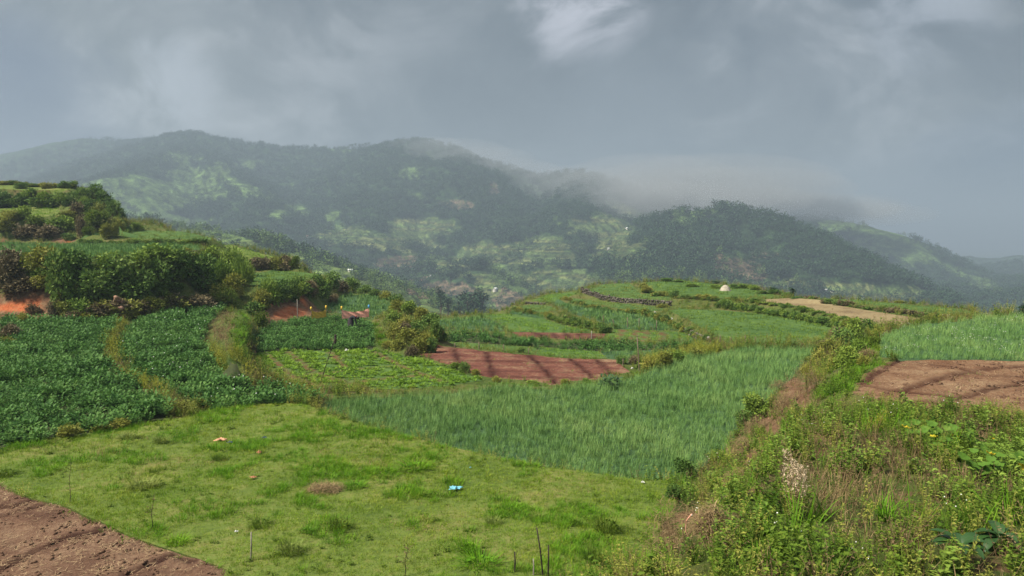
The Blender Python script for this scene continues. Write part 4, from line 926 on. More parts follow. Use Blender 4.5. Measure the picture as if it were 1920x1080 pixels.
BV['reed'] = [bush_meshes(300+i, L['bush_mid'], 1500, leaf=.10, spiky=True) for i in range(2)]
def tussock(seed, mat_):
    random.seed(seed); b_ = PB()
    for i in range(210):
        a = random.uniform(0, 6.28); k = .42*math.sqrt(random.random()); l = random.uniform(.0, .55)
        b_.blade((k*math.cos(a), k*math.sin(a), -.02), (l*math.cos(a), l*math.sin(a), 1), random.uniform(.35, 1.0), .028, random.uniform(.3, 1.1), 3)
    for i in range(60):
        d = rdir(0, 1); b_.leaf((d.x*.3, d.y*.3, d.z*.5), d, .12, .08, rdir(-1, 1))
    s_ = PB(); s_.tube([(0, 0, -.05), (0, .02, .1), (0, 0, .2)], .03, .01, 4)
    return b_.mesh('tussock_foliage', mat_), s_.mesh('tussock_stem', M['bark'])
BV['td'] = [tussock(i, L['weed']) for i in range(2)]; BV['to'] = [tussock(10+i, L['olive']) for i in range(2)]; BV['tl'] = [tussock(20+i, L['turf_lush']) for i in range(2)]
ADJ = dict(td='dark leafy', to='olive', tl='bright green', dark='dark green', mid='green', olive='olive', brown='brownish half-bare', lime='lime green', reed='long-leaved')
ORD = 'first second third fourth fifth sixth seventh eighth ninth tenth eleventh twelfth thirteenth fourteenth fifteenth sixteenth seventeenth eighteenth nineteenth twentieth'.split()
ORD += ['twenty-'+o for o in ORD[:9]]+['thirtieth']+['thirty-'+o for o in ORD[:9]]+['fortieth']
def plant_bushes(rows, group, where, noun='bush', objname='bush', deep=.9):
    uv = [(u, v) for (u, v, w_, h, k) in rows]; H = hit(uv)
    cnt = {}
    order = sorted(range(len(rows)), key=lambda i: rows[i][0])
    rank = {}
    for i in order: k = rows[i][4]; cnt[k] = cnt.get(k, 0)+1; rank[i] = cnt[k]
    for i, ((u, v, w_, h, k), (x, y, z)) in enumerate(zip(rows, H)):
        fm, sm = BV[k][i % len(BV[k])]
        W = w_*y/F*1.12; Hh = h*y/F*1.08
        o = bpy.data.objects.new(objname, None); COL.objects.link(o)
        o.location = (x, y+W*.12, z-.06*Hh); o.rotation_euler.z = random.uniform(0, 6.28); o.scale = (W*random.uniform(.95, 1.15), W*deep, Hh)
        link('foliage', fm, o); link('stem', sm, o)
        nth = '' if cnt[k] == 1 else ('leftmost ' if rank[i] == 1 else ('rightmost ' if rank[i] == cnt[k] else ORD[rank[i]-1]+' '))
        lab = f"{nth}{ADJ[k]} {noun} {where}" if cnt[k] == 1 or rank[i] in (1, cnt[k]) else f"{ORD[rank[i]-1]} {ADJ[k]} {noun} from the left {where}"
        tag(o, lab, noun.split()[-1], group)
D_, G_, O_, B_, Y_, S_ = 'dark', 'mid', 'olive', 'brown', 'lime', 'reed'
plant_bushes([(16, 530, 66, 66, B_), (75, 520, 60, 62, O_), (50, 497, 24, 24, Y_), (40, 550, 70, 34, B_), (84, 545, 50, 30, O_), (112, 566, 60, 100, D_), (142, 528, 66, 64, D_), (176, 560, 66, 60, D_), (200, 512, 50, 40, G_), (214, 540, 70, 66, D_), (148, 598, 46, 40, G_), (98, 602, 22, 44, B_),
  (185, 590, 70, 30, O_), (248, 565, 66, 66, D_), (262, 512, 46, 46, G_), (290, 545, 60, 60, D_), (300, 500, 66, 44, G_), (275, 588, 56, 34, O_), (335, 535, 60, 56, D_), (322, 585, 50, 36, B_), (345, 500, 40, 34, O_), (372, 545, 60, 66, D_), (395, 500, 46, 40, G_), (365, 585, 60, 36, B_), (402, 572, 56, 40, O_),
  (410, 535, 44, 50, S_), (438, 562, 40, 54, O_), (430, 505, 44, 40, S_), (448, 528, 34, 44, G_), (420, 575, 40, 40, S_), (400, 505, 30, 30, O_), (455, 540, 34, 56, S_), (236, 598, 50, 24, O_), (60, 590, 26, 22, B_), (10, 500, 40, 26, D_)],
  'bushes on the scrubby bank above the potato field', 'on the steep bank behind the large potato field')
plant_bushes([(4, 388, 34, 30, D_), (32, 388, 38, 28, D_), (58, 386, 34, 26, D_), (84, 384, 36, 28, O_), (108, 381, 32, 26, D_), (130, 384, 26, 26, D_), (38, 357, 22, 12, D_), (88, 354, 30, 13, O_), (120, 354, 26, 14, D_), (8, 345, 24, 7, O_), (32, 345, 24, 7, D_), (60, 346, 26, 7, D_), (84, 347, 22, 6, O_), (136, 353, 16, 14, G_), (108, 349, 22, 8, O_),
  (38, 412, 38, 24, G_), (8, 440, 40, 30, O_), (45, 446, 50, 30, B_), (84, 448, 50, 28, B_), (108, 436, 44, 32, G_), (126, 416, 36, 22, O_), (66, 425, 40, 22, Y_), (20, 425, 40, 22, O_), (128, 450, 26, 14, D_)],
  'bushes on the terraced hill at the left', 'on the stepped hill at the far left')
plant_bushes([(154, 378, 30, 26, D_), (174, 372, 34, 28, D_), (194, 386, 34, 30, D_), (210, 402, 28, 30, D_), (219, 425, 22, 34, O_), (166, 398, 28, 26, D_), (184, 410, 32, 30, O_), (203, 430, 28, 34, O_), (156, 384, 22, 20, G_), (178, 440, 42, 30, Y_), (150, 444, 20, 46, B_), (141, 408, 26, 32, B_), (226, 440, 20, 30, D_), (231, 430, 18, 24, O_), (226, 412, 18, 26, D_), (236, 442, 16, 12, G_), (216, 445, 16, 30, O_), (198, 446, 24, 28, O_), (165, 445, 22, 24, Y_)],
  'bushes on the rounded knob of the left hill', 'on the knob ending the left hill')
plant_bushes([(165, 457, 32, 9, D_), (255, 457, 32, 9, G_), (345, 457, 32, 9, G_), (256, 431, 24, 16, G_)],
  'low hedge bushes along the left terraces', 'in the low hedges of the left terraces')
plant_bushes([(478, 505, 28, 24, B_), (498, 505, 30, 28, B_), (518, 504, 30, 28, O_), (536, 502, 30, 30, B_), (552, 503, 22, 22, Y_), (488, 578, 34, 40, O_), (505, 565, 34, 38, S_), (524, 560, 34, 36, D_), (544, 558, 34, 38, D_), (563, 553, 28, 34, D_), (582, 556, 28, 34, B_), (600, 556, 38, 44, D_), (620, 545, 36, 34, D_), (612, 520, 34, 20, O_), (640, 532, 30, 24, B_), (659, 549, 32, 28, D_), (682, 551, 26, 16, D_), (702, 556, 22, 14, D_), (722, 562, 26, 18, O_), (742, 570, 30, 20, D_),
  (488, 616, 32, 34, Y_), (467, 660, 22, 20, B_), (433, 708, 30, 26, O_), (424, 698, 26, 22, Y_), (441, 700, 24, 24, G_), (625, 570, 20, 22, B_)],
  'bushes along the hedge above the red cut', 'in the hedge above the red earth cut')
plant_bushes([(748, 585, 36, 24, O_), (768, 592, 36, 26, G_), (788, 600, 34, 28, O_), (806, 616, 36, 32, D_), (818, 642, 26, 42, D_), (736, 606, 34, 26, G_), (760, 614, 36, 28, O_), (782, 628, 36, 30, D_), (800, 645, 32, 30, O_), (738, 636, 34, 30, O_), (763, 645, 36, 30, O_), (786, 664, 36, 32, O_), (772, 670, 26, 24, B_), (808, 662, 24, 30, D_), (745, 658, 34, 24, O_), (757, 625, 30, 26, B_), (725, 655, 24, 14, O_), (830, 640, 18, 24, D_)],
  'bushes massed on the spur beside the red plot', 'in the thicket beside the red ploughed plot')
plant_bushes([(870, 698, 26, 20, D_), (854, 692, 20, 14, G_), (892, 702, 18, 12, O_), (976, 663, 20, 10, D_), (1166, 682, 24, 16, D_), (1188, 682, 20, 18, B_), (1222, 690, 34, 26, O_), (1248, 686, 36, 32, O_), (1275, 676, 34, 22, G_), (1305, 668, 44, 20, O_), (1345, 660, 44, 14, O_), (1385, 654, 40, 10, O_), (930, 713, 20, 10, O_), (1000, 722, 26, 10, G_), (1060, 722, 22, 10, O_), (1100, 716, 18, 9, G_)],
  'bushes along the edge between onions and red plot', 'along the far edge of the big onion plot')
plant_bushes([(972, 584, 20, 9, O_), (1028, 596, 20, 12, O_), (1079, 610, 24, 16, D_), (1132, 624, 24, 16, D_), (1060, 566, 18, 11, O_), (1112, 580, 18, 9, O_)],
  'hedge bushes winding down the middle terraces', 'in the hedge winding down the middle terraces')
plant_bushes([(1135, 583, 22, 6, D_), (1203, 590, 20, 12, G_), (1250, 606, 22, 16, D_), (1294, 624, 20, 13, D_), (1338, 642, 22, 12, B_)],
  'hedge bushes running down beside the blue green beds', 'in the slanting hedge beside the blue green beds')
plant_bushes([(1245, 577, 26, 8, O_), (1362, 578, 28, 16, D_), (1430, 586, 26, 13, D_), (1492, 597, 26, 13, G_), (1548, 608, 26, 16, D_), (1420, 565, 30, 6, D_), (1512, 583, 30, 6, D_)],
  'hedge bushes below the tan stubble plot', 'in the hedge below the tan stubble plot')
plant_bushes([(1500, 564, 30, 7, D_), (1590, 573, 30, 9, B_), (1675, 587, 26, 10, B_), (1750, 595, 26, 9, O_), (1745, 600, 20, 8, O_), (1690, 566, 20, 5, O_)],
  'dark hedge bushes above the tan plot', 'in the dark hedge above the tan stubble plot')
plant_bushes([(1215, 550, 24, 14, O_), (1240, 556, 24, 12, O_), (1265, 557, 22, 10, D_), (1206, 540, 16, 10, O_), (1290, 560, 24, 8, D_), (1320, 562, 24, 6, O_), (1250, 528, 26, 7, D_), (1272, 529, 20, 6, D_), (1300, 538, 26, 7, G_), (1395, 541, 26, 9, G_), (1415, 544, 22, 9, G_), (1378, 541, 20, 8, D_), (1342, 541, 22, 8, G_), (1455, 552, 26, 9, D_), (1430, 551, 22, 6, D_), (1478, 555, 24, 7, D_)],
  'bushes on the top of the terraced spur', 'on the crest of the terraced spur')
plant_bushes([(1602, 640, 46, 44, G_), (1582, 655, 44, 40, D_), (1558, 670, 42, 34, O_), (1536, 685, 38, 34, O_), (1600, 618, 32, 24, O_), (1632, 620, 34, 22, D_), (1592, 690, 46, 36, G_), (1612, 668, 36, 36, G_), (1566, 692, 36, 26, O_), (1640, 648, 20, 20, Y_), (1620, 690, 26, 22, O_), (1575, 628, 30, 20, B_), (1512, 700, 26, 18, O_), (1545, 655, 24, 20, B_)],
  'bushes massed on the bank beside the right onions', 'between the large onion plots')
plant_bushes([(1420, 792, 56, 52, G_), (1398, 802, 36, 30, D_), (1448, 770, 26, 22, Y_), (1285, 900, 44, 36, D_), (1262, 935, 30, 24, D_), (1345, 870, 40, 24, G_)],
  'leafy bushes at the onion edge', 'at the right edge of the big onion plot')
plant_bushes([(130, 824, 44, 24, O_), (180, 812, 34, 18, O_), (222, 804, 40, 18, O_), (335, 775, 44, 22, O_), (370, 768, 40, 20, O_), (400, 762, 30, 16, G_), (15, 640, 40, 34, B_), (40, 614, 24, 30, O_), (8, 655, 34, 24, O_), (60, 830, 30, 20, G_)],
  'weedy bushes at the edges of the potato field', 'at the edge of the large potato field')
TD, TO, TL = 'td', 'to', 'tl'
plant_bushes([(636, 1000, 44, 30, TD), (925, 985, 30, 16, TO), (1080, 985, 30, 18, TD), (1140, 1000, 50, 44, TD), (1010, 972, 30, 14, TO), (410, 866, 26, 16, TD), (545, 1050, 44, 34, TO), (488, 995, 40, 20, TD), (265, 925, 54, 22, TO), (10, 893, 36, 18, TD), (1120, 1060, 46, 44, TD), (880, 1045, 44, 28, TL), (575, 1010, 26, 14, TL),
  (705, 612, 16, 12, TL), (710, 624, 18, 13, TL), (714, 636, 20, 14, TL), (719, 648, 22, 13, TL), (780, 885, 60, 18, TL), (665, 920, 40, 12, TL), (960, 955, 40, 12, TL), (900, 1075, 70, 26, TL), (1240, 975, 40, 20, TL), (330, 1030, 40, 16, TL), (240, 830, 34, 14, TO), (300, 835, 26, 18, TO)],
  'low weedy clumps in the pasture', 'in the short pasture', 'clump', 'weed_clump', 1.0)
def mesh_arrays(me):
    V = np.empty(len(me.vertices)*3, np.float32); me.vertices.foreach_get('co', V); V = V.reshape(-1, 3)
    q_ = np.empty(len(me.loops), np.int32); me.loops.foreach_get('vertex_index', q_); return V, q_.reshape(-1, 4)
LOW = [bush_meshes(400+i, L['bush_mid'], 330, leaf=.16)[0] for i in range(4)]; LOWA = [mesh_arrays(m_) for m_ in LOW]
def hedge(pl, w_, h, mats, label):
    seg = [math.hypot(b_[0]-a_[0], b_[1]-a_[1]) for a_, b_ in zip(pl, pl[1:])]; tot = sum(seg); n = max(2, int(tot/(w_*.5))); uv = []
    for i in range(n):
        t_ = tot*(i+.5)/n; j = 0
        while j < len(seg)-1 and t_ > seg[j]: t_ -= seg[j]; j += 1
        f = t_/seg[j]; uv.append((pl[j][0]+(pl[j+1][0]-pl[j][0])*f, pl[j][1]+(pl[j+1][1]-pl[j][1])*f+random.uniform(-1, 1)))
    H = hit(uv); o = bpy.data.objects.new('hedge', None); COL.objects.link(o); o.location = H[0]; tag(o, label, 'hedge', 'hedges along the terraces')
    for mi, mk in enumerate(mats):
        VV = []; QQ = []; k0 = 0
        for i in range(n):
            if i % len(mats) != mi: continue
            V, Q = LOWA[i % 4]; x, y, z = H[i]; W = w_*random.uniform(.8, 1.4)*y/F; hh = h*random.uniform(.6, 1.35)*y/F; a_ = random.uniform(0, 6.28); c_, s_ = math.cos(a_), math.sin(a_)
            X = np.column_stack([(V[:, 0]*c_-V[:, 1]*s_)*W, (V[:, 0]*s_+V[:, 1]*c_)*W, V[:, 2]*hh])+np.array((x, y, z-.05))-H[0]; VV.append(X); QQ.append(Q+k0); k0 += len(V)
        if not VV: continue
        me = mesh_np('hedge_foliage', np.concatenate(VV), np.concatenate(QQ), L[BT[mk]]); at_ = me.attributes.new('rnd', 'FLOAT', 'FACE'); at_.data.foreach_set('value', RNG.random(len(me.polygons)).astype(np.float32)); f_ = link('foliage', me, o); f_['kind'] = 'stuff'
    b_ = PB()
    for i in range(n): p = Vector(H[i]-H[0]); b_.tube([tuple(p+Vector((0, 0, -.1))), tuple(p+Vector((.05, 0, .2))), tuple(p+Vector((0, 0, .4)))], .03, .02, 3)
    link('stems', b_.mesh('hedge_stems', M['bark']), o)['kind'] = 'stuff'
random.seed(5)
hedge([(1028, 597), (1062, 607), (1100, 616), (1145, 625)], 14, 14, [D_, G_], 'thick hedge winding down the middle terraces')
hedge([(962, 583), (990, 587), (1030, 594)], 11, 8, [D_, O_], 'thin upper end of the middle hedge')
hedge([(1200, 590), (1240, 604), (1290, 624), (1340, 643)], 13, 12, [D_, O_], 'slanting hedge running down beside the blue green beds')
hedge([(1345, 579), (1400, 583), (1470, 594), (1530, 606), (1585, 614)], 16, 13, [D_, G_], 'thick double hedge below the tan stubble plot, lower row')
hedge([(1410, 566), (1480, 577), (1560, 595), (1600, 606)], 14, 6, [D_, G_], 'thin upper hedge edging the tan stubble plot')
hedge([(1488, 562), (1560, 569), (1640, 580), (1720, 592), (1775, 596)], 15, 9, [D_, B_], 'dark brown hedge strip above the tan plot')
hedge([(1060, 564), (1100, 575), (1150, 584), (1200, 588)], 12, 7, [D_, O_], 'thin hedge above the blue green beds')
hedge([(1205, 545), (1235, 556), (1275, 560), (1420, 566)], 14, 7, [D_, O_], 'thin hedge below the crest of the spur')
hedge([(150, 458), (250, 458), (385, 459)], 16, 9, [D_, Y_], 'low green hedge along the far edge of the left onion bed')
hedge([(-20, 346), (60, 347), (138, 352)], 14, 7, [D_, O_], 'low hedge along the top of the left hill')
hedge([(-20, 388), (60, 387), (135, 384)], 26, 24, [D_, G_], 'dark hedge between the two upper terraces of the left hill')
hedge([(470, 592), (500, 575), (560, 560), (620, 548)], 26, 24, [D_, G_], 'overgrown hedge above the red earth cut')
hedge([(-20, 525), (60, 520), (130, 566), (180, 535), (220, 565), (270, 530), (310, 560), (350, 530), (400, 560)], 26, 24, [D_, G_, O_], 'tangled dark hedge filling the bank behind the potatoes')
hedge([(110, 598), (140, 600), (220, 592), (300, 586), (420, 572)], 40, 26, [O_, B_], 'brownish undergrowth at the foot of the bank behind the potatoes')
print('bushes', round(time.time()-T0, 1))
# ------------------------------------------------------------------ trees
def tree_meshes(seed, kind, mat_, n=420, big=1.):
    random.seed(seed); c_ = PB(); t_ = PB(); H = 1.
    bend = [Vector((random.uniform(-.03, .03)*k, random.uniform(-.03, .03)*k, k/5*.92)) for k in range(6)]
    t_.tube([tuple(p) for p in bend], .022, .006, 5)
    cl_ = []
    if kind == 'tall': spec = [(random.uniform(.42, .98), random.uniform(.02, .13), random.uniform(.07, .12)) for i in range(13)]
    elif kind == 'round': spec = [(random.uniform(.28, .88), random.uniform(.05, .26), random.uniform(.12, .2)) for i in range(14)]
    elif kind == 'flat': spec = [(random.uniform(.80, .98), random.uniform(.03, .20), random.uniform(.06, .11)) for i in range(11)]
    else: spec = [(.15+.8*i/11, random.uniform(.02, .04)+.20*(1-i/11), .07+.06*(1-i/11)) for i in range(12)]
    for zz, k, rad in spec:
        a = random.uniform(0, 6.28); c0 = Vector((k*math.cos(a), k*math.sin(a), zz)); cl_.append((c0, rad))
        t_.tube([tuple(bend[min(5, int(zz*.75*5))]), tuple(c0*.7+Vector((0, 0, zz*.27))), tuple(c0)], .010, .003, 3)
    for c0, rad in cl_:
        tint = random.uniform(-.25, .25)
        for i in range(int(n/len(cl_))):
            d = rdir(-.8, 1); p = c0+d*rad*random.uniform(.35, 1.1); c_.card(p, (d+rdir(-1, 1)).normalized(), rad*random.uniform(.3, .6)*big, rad*random.uniform(.22, .4)*big, rdir(-1, 1)+d, min(1, max(0, random.random()*.7+.15+tint)))
    return c_.mesh('tree_crown', mat_), t_.mesh('tree_trunk', M['bark'])
TR = {k: [tree_meshes(500+i+10*j, k, L['tree_far'], 420, 1.25) for i in range(2)] for j, k in enumerate(('tall', 'round', 'flat', 'cone'))}
TR['lit'] = [tree_meshes(560, 'round', L['tree_lit'])]
def plant_tree(u, v, w_, h, k, i, label, group, far=True):
    x, y, z = far_hit(u, v) if far else hit([(u, v)])[0]
    fm, sm = TR[k][i % len(TR[k])]; o = bpy.data.objects.new('tree', None); COL.objects.link(o)
    H = h*y/F; o.location = (x, y, z-.03*H); o.rotation_euler.z = i*1.7; wd = {'tall': .34, 'round': .6, 'flat': .5, 'cone': .55, 'lit': .6}[k]; s = w_*y/F/wd
    o.scale = (s, s, H); link('trunk', sm, o); link('crown', fm, o); tag(o, label, 'tree', group)
grove = [(826, 600, 20, 62, 'tall', 'tall slim tree at the left of the valley grove'), (840, 603, 20, 46, 'tall', 'second slim tree from the left in the valley grove'), (880, 606, 44, 62, 'round', 'biggest dark tree in the middle of the valley grove'), (905, 604, 24, 54, 'tall', 'dark tree at the right end of the valley grove'),
 (862, 606, 24, 42, 'round', 'mid-sized tree just left of the biggest grove tree'), (850, 612, 18, 34, 'round', 'small round tree in front of the valley grove'), (893, 600, 24, 60, 'tall', 'tall tree just right of the biggest grove tree'), (870, 585, 20, 40, 'round', 'pale tree standing behind the valley grove'),
 (845, 538, 14, 30, 'tall', 'lone dark tree above the pink clearing in the valley')]
for i, (u, v, w_, h, k, lb) in enumerate(grove): plant_tree(u, v, w_, h, k, i, lb, 'trees of the valley grove')
plant_tree(694, 525, 14, 16, 'lit', 0, 'single lime green tree on the pale slope by the white house', 'pale trees on the near valley slope')
plant_tree(745, 545, 18, 20, 'lit', 1, 'lime green feathery tree at the foot of the pale slope', 'pale trees on the near valley slope')
rt = [(590, 278, 5, 9, 'flat', 'lone tree standing on the bare part of the ridge')]
for i, (u, h) in enumerate([(627, 7), (633, 6), (640, 8), (647, 7), (656, 11), (661, 12), (667, 13), (674, 12), (680, 12), (686, 14), (692, 15), (700, 9)]):
    rt.append((u, 281, 6 if h > 9 else 5, h, 'flat' if h > 9 else 'round', f'{ORD[i]} tree from the left in the row on the ridge saddle'))
for i, (u, v, h) in enumerate([(229, 267, 7), (239, 268, 8), (255, 268, 5), (336, 252, 7), (354, 252, 8), (369, 252, 9), (378, 254, 8), (403, 261, 7), (416, 264, 7), (433, 267, 5), (449, 270, 6), (457, 270, 5), (489, 273, 8), (510, 280, 6)]):
    rt.append((u, v, 7, h, 'round', f'{ORD[i]} silhouetted tree from the left on the western ridge crest'))
for i, (u, v, w_, h, k, lb) in enumerate(rt): plant_tree(u, v+1, w_, h, k, i, lb, 'trees silhouetted on the mountain ridge')
for i, (u, v, w_, h, k, lb) in enumerate([(1486, 555, 13, 18, 'tall', 'small dark tree at the left end of the tan plot'), (1452, 551, 20, 13, 'round', 'small round tree left of the dark one by the tan plot'), (1341, 535, 16, 10, 'round', 'little brown tree just left of the white heap'), (1917, 584, 14, 26, 'round', 'dark tree cut by the right edge of the photo')]):
    plant_tree(u, v, w_, h, k, i, lb, 'small trees on the terraced spur', far=False)
# the woods on the mountains: too many to count
NF = 80000
a = RNG.uniform(R(-37), R(37), NF); r = np.sqrt(RNG.uniform(380**2, 2650**2, NF)); r = np.where(RNG.random(NF) < .5, 130*(2600/130)**RNG.uniform(0, 1, NF), r)
X, Y = r*np.sin(a), r*np.cos(a)
ai = np.clip(((a-az[0])/(az[1]-az[0])).astype(int), 0, NA-1); ri = np.clip(np.interp(r, rr, np.arange(len(rr))).astype(int), 0, len(rr)-1)
cv = cover.reshape(len(rr), NA)[ri, ai]; cl_n = fbm(X, Y, 70, 3, 15)
keep = np.where(cv == 0, RNG.random(NF) < .95, (RNG.random(NF) < np.where(cv == 1, .55, .22)) & (cl_n > -.08)) & (r > rcrest(X, Y)+25)
u_, v_ = proj(X, Y, far_sample(X, Y)); keep &= (u_ > -80) & (u_ < 2000)
X, Y, r, cv = X[keep], Y[keep], r[keep], cv[keep]
Z = far_sample(X, Y); Z = Z-.5
s = RNG.uniform(6.5, 15, len(X))*np.where(cv == 0, 1., .75)*np.clip(r/900, .24, 1.0)*(1+.25*fbm(X, Y, 150, 2, 9))
def far_tree(k, mat_, n):
    c_, t_ = tree_meshes(700+n+len(k), k, mat_, n, 2.0)
    wd = {'tall': 1.3, 'round': 1.25, 'cone': 1.2}[k]; c_.transform(Matrix.Diagonal((wd, wd, 1, 1))); return c_
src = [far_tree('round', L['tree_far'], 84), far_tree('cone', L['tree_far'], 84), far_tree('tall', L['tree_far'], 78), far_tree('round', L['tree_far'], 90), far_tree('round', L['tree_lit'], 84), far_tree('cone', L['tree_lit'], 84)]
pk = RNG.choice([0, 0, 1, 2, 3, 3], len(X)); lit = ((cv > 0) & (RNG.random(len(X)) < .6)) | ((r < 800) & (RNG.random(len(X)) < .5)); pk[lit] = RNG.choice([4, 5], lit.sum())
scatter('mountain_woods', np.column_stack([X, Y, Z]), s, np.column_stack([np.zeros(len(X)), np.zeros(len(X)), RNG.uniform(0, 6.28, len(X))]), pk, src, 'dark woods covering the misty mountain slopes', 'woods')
print('trees', round(time.time()-T0, 1), len(X))
# ------------------------------------------------------------------ mist that clings to the ridge under the cloud base
mistm = bpy.data.materials.new('mist'); mistm.use_nodes = True; t = NT(mistm.node_tree); mistm.node_tree.nodes.remove(mistm.node_tree.nodes['Principled BSDF'])
pv = t('ShaderNodeVolumePrincipled', {'Color': (.60, .64, .68, 1), 'Density': .0024, 'Anisotropy': .1}); t.l.new(pv.outputs[0], mistm.node_tree.nodes['Material Output'].inputs['Volume'])
def ball_mesh():
    n, m_ = 40, 20; V = [(0, 0, 1)]+[(math.sin(math.pi*i/m_)*math.cos(6.2832*j/n), math.sin(math.pi*i/m_)*math.sin(6.2832*j/n), math.cos(math.pi*i/m_)) for i in range(1, m_) for j in range(n)]+[(0, 0, -1)]
    Q = [(1+i*n+j, 1+(i+1)*n+j, 1+(i+1)*n+(j+1) % n, 1+i*n+(j+1) % n) for i in range(m_-2) for j in range(n)]; e = len(V)-1
    T = [(0, 1+j, 1+(j+1) % n) for j in range(n)]+[(e, e-n+(j+1) % n, e-n+j) for j in range(n)]
    return mesh_np('mist', np.array(V), [np.array(Q), np.array(T)], mistm)
MB_ = ball_mesh(); random.seed(77)
PUFFS = [(1010, 330, 1650, 90, 30), (1060, 345, 1560, 110, 34), (1110, 360, 1500, 120, 36), (1090, 335, 1600, 90, 30), (1165, 365, 1450, 120, 40), (1210, 378, 1400, 150, 42), (1180, 350, 1560, 150, 42), (1260, 380, 1350, 150, 40), (1290, 360, 1500, 190, 50), (1350, 375, 1400, 170, 36), (1390, 355, 1560, 220, 48),
         (1440, 385, 1500, 180, 36), (1500, 390, 1650, 200, 34), (1560, 392, 1650, 180, 30), (1330, 340, 1650, 250, 60), (1230, 335, 1650, 200, 55), (1620, 402, 1650, 150, 26), (860, 283, 1750, 120, 30), (900, 300, 1700, 120, 30), (800, 272, 1800, 90, 20), (950, 318, 1680, 110, 26)]
for i, (u, v, d, sx, sz) in enumerate(PUFFS):
    o = link('mist_bank', MB_, loc=wp(u, v, d)); o.scale = (sx*1.1, sx*.55, sz); o.rotation_euler.z = random.uniform(-.5, .5); tag(o, 'soft low cloud trailing along the mountain ridge right of centre', 'mist', 'mist on the ridge', 'stuff')
# ------------------------------------------------------------------ dry stone wall on the middle terraces
def pix(u, v): return hit([(u, v)])[0]
random.seed(11)
def stone_wall(pl, h_px, label):
    o = bpy.data.objects.new('terrace_wall', None); COL.objects.link(o); tag(o, label, 'wall')
    H = hit(pl); b_ = PB()
    for (p, q_) in zip(H[:-1], H[1:]):
        L_w = math.hypot(q_[0]-p[0], q_[1]-p[1]); hh = h_px*p[1]/F; n = int(L_w/.28)
        for i in range(n):
            f = i/n; k = 0
            while k*.2 < hh*random.uniform(.85, 1.1):
                x = p[0]+(q_[0]-p[0])*f+random.uniform(-.08, .08); y = p[1]+(q_[1]-p[1])*f+random.uniform(-.08, .08); z = p[2]+(q_[2]-p[2])*f+k*.2
                b_.blob((x, y, z), random.uniform(.13, .2), None, 0, 5, .35, .75); k += 1
    st = link('wall_stones', b_.mesh('wall_stones', M['stone']), o); st['kind'] = 'stuff'
M['stone'] = leaf_mat('field_stone', [(.035, .03, .025), (.07, .06, .05), (.13, .115, .10), (.24, .22, .20)], .8, trans=0)
stone_wall([(1090, 551), (1127, 560), (1165, 566), (1205, 570), (1262, 573)], 10, 'long dark stone terrace wall across the middle spur')
stone_wall([(987, 569), (1005, 571), (1024, 571)], 5, 'short brown stone wall under the bright green top plot')
stone_wall([(1285, 622), (1310, 633), (1340, 645)], 8, 'low stone wall at the bottom end of the slanting hedge')
# ------------------------------------------------------------------ posts and poles
def post(u, v, h_px, w_=.05, lean=(0, 0), mat_='wood', label='', group=None, name='fence_post', cat='post', extra=None):
    x, y, z = pix(u, v); H = h_px*y/F; b_ = PB()
    b_.tube([(0, 0, -.15), (lean[0]*H*.5+.01, 0, H*.5), (lean[0]*H, lean[1]*H, H)], w_, w_*.75, 6, .5); o = link(name, b_.mesh(name, M[mat_], True), loc=(x, y, z)); tag(o, label, cat, group)
    if extra: extra(o, H)
    return o
for i, (u, v, h) in enumerate([(853, 652, 12), (898, 656, 14), (944, 659, 13), (991, 666, 13)]):
    post(u, v, h, .05, label=f'{ORD[i]} fence post from the left above the red plot', group='fence posts above the red plot')
for i, (u, v, h, l) in enumerate([(1152, 612, 14, -.25), (1177, 614, 20, -.05), (1198, 616, 20, 0), (1231, 618, 18, 0), (1131, 603, 12, 0)]):
    post(u, v, h, .05, (l, 0), label=f'{ORD[i]} thin stake standing in the blue green bed' if i < 4 else 'short stake at the left of the blue green bed', group='stakes in the blue green bed', name='stake', cat='stake')
for i, (u, v, h) in enumerate([(1350, 640, 13), (1370, 640, 8), (1397, 641, 13), (1416, 642, 10)]):
    post(u, v, h, .05, label=f'{ORD[i]} fence post from the left before the green plot', group='fence posts before the green plot')
post(1109, 637, 17, .05, mat_='woodgrey', label='single pale post at the right end of the purple strip', group='fence posts above the red plot')
def hook(o, H):
    b_ = PB(); b_.tube([(0, 0, H-.01), (-.12, 0, H+.05), (-.30, 0, H)], .03, .02, 5); link('hook', b_.mesh('hook', M['wood']), o)
post(1199, 692, 66, .045, (-.08, 0), label='tall thin pole with a bent top beside the small bushes', name='pole', cat='pole', extra=hook)
def pot(o, H):
    b_ = PB(); b_.tube([(H*.36, 0, H-.28), (H*.365, 0, H-.1), (H*.37, 0, H+.12)], .09, .07, 8); b_.blob((H*.37, 0, H+.16), .09, .5, 0, 8, .05); link('black_pot', b_.mesh('pot', M['burnt'], True), o)
    b_ = PB()
    for i in range(10): b_.blade((H*.36, 0, H-.2), rdir(.1, .8), .5, .02, .6, 2)
    link('dry_wisp', b_.mesh('wisp', L['dry']), o)
post(597, 724, 92, .03, (.36, 0), mat_='burnt', label='leaning scarecrow pole with a small black pot on top', name='scarecrow_pole', cat='pole', extra=pot)
post(558, 602, 42, .05, (0, 0), mat_='woodgrey', label='thin pole against the red earth cut', name='pole', cat='pole')
post(470, 1062, 56, .022, (.05, 0), mat_='woodgrey', label='pale stick standing alone in the pasture', name='stick', cat='stick')
post(1168, 686, 14, .04, label='little post by the small bushes right of the red plot', name='stake', cat='stake')
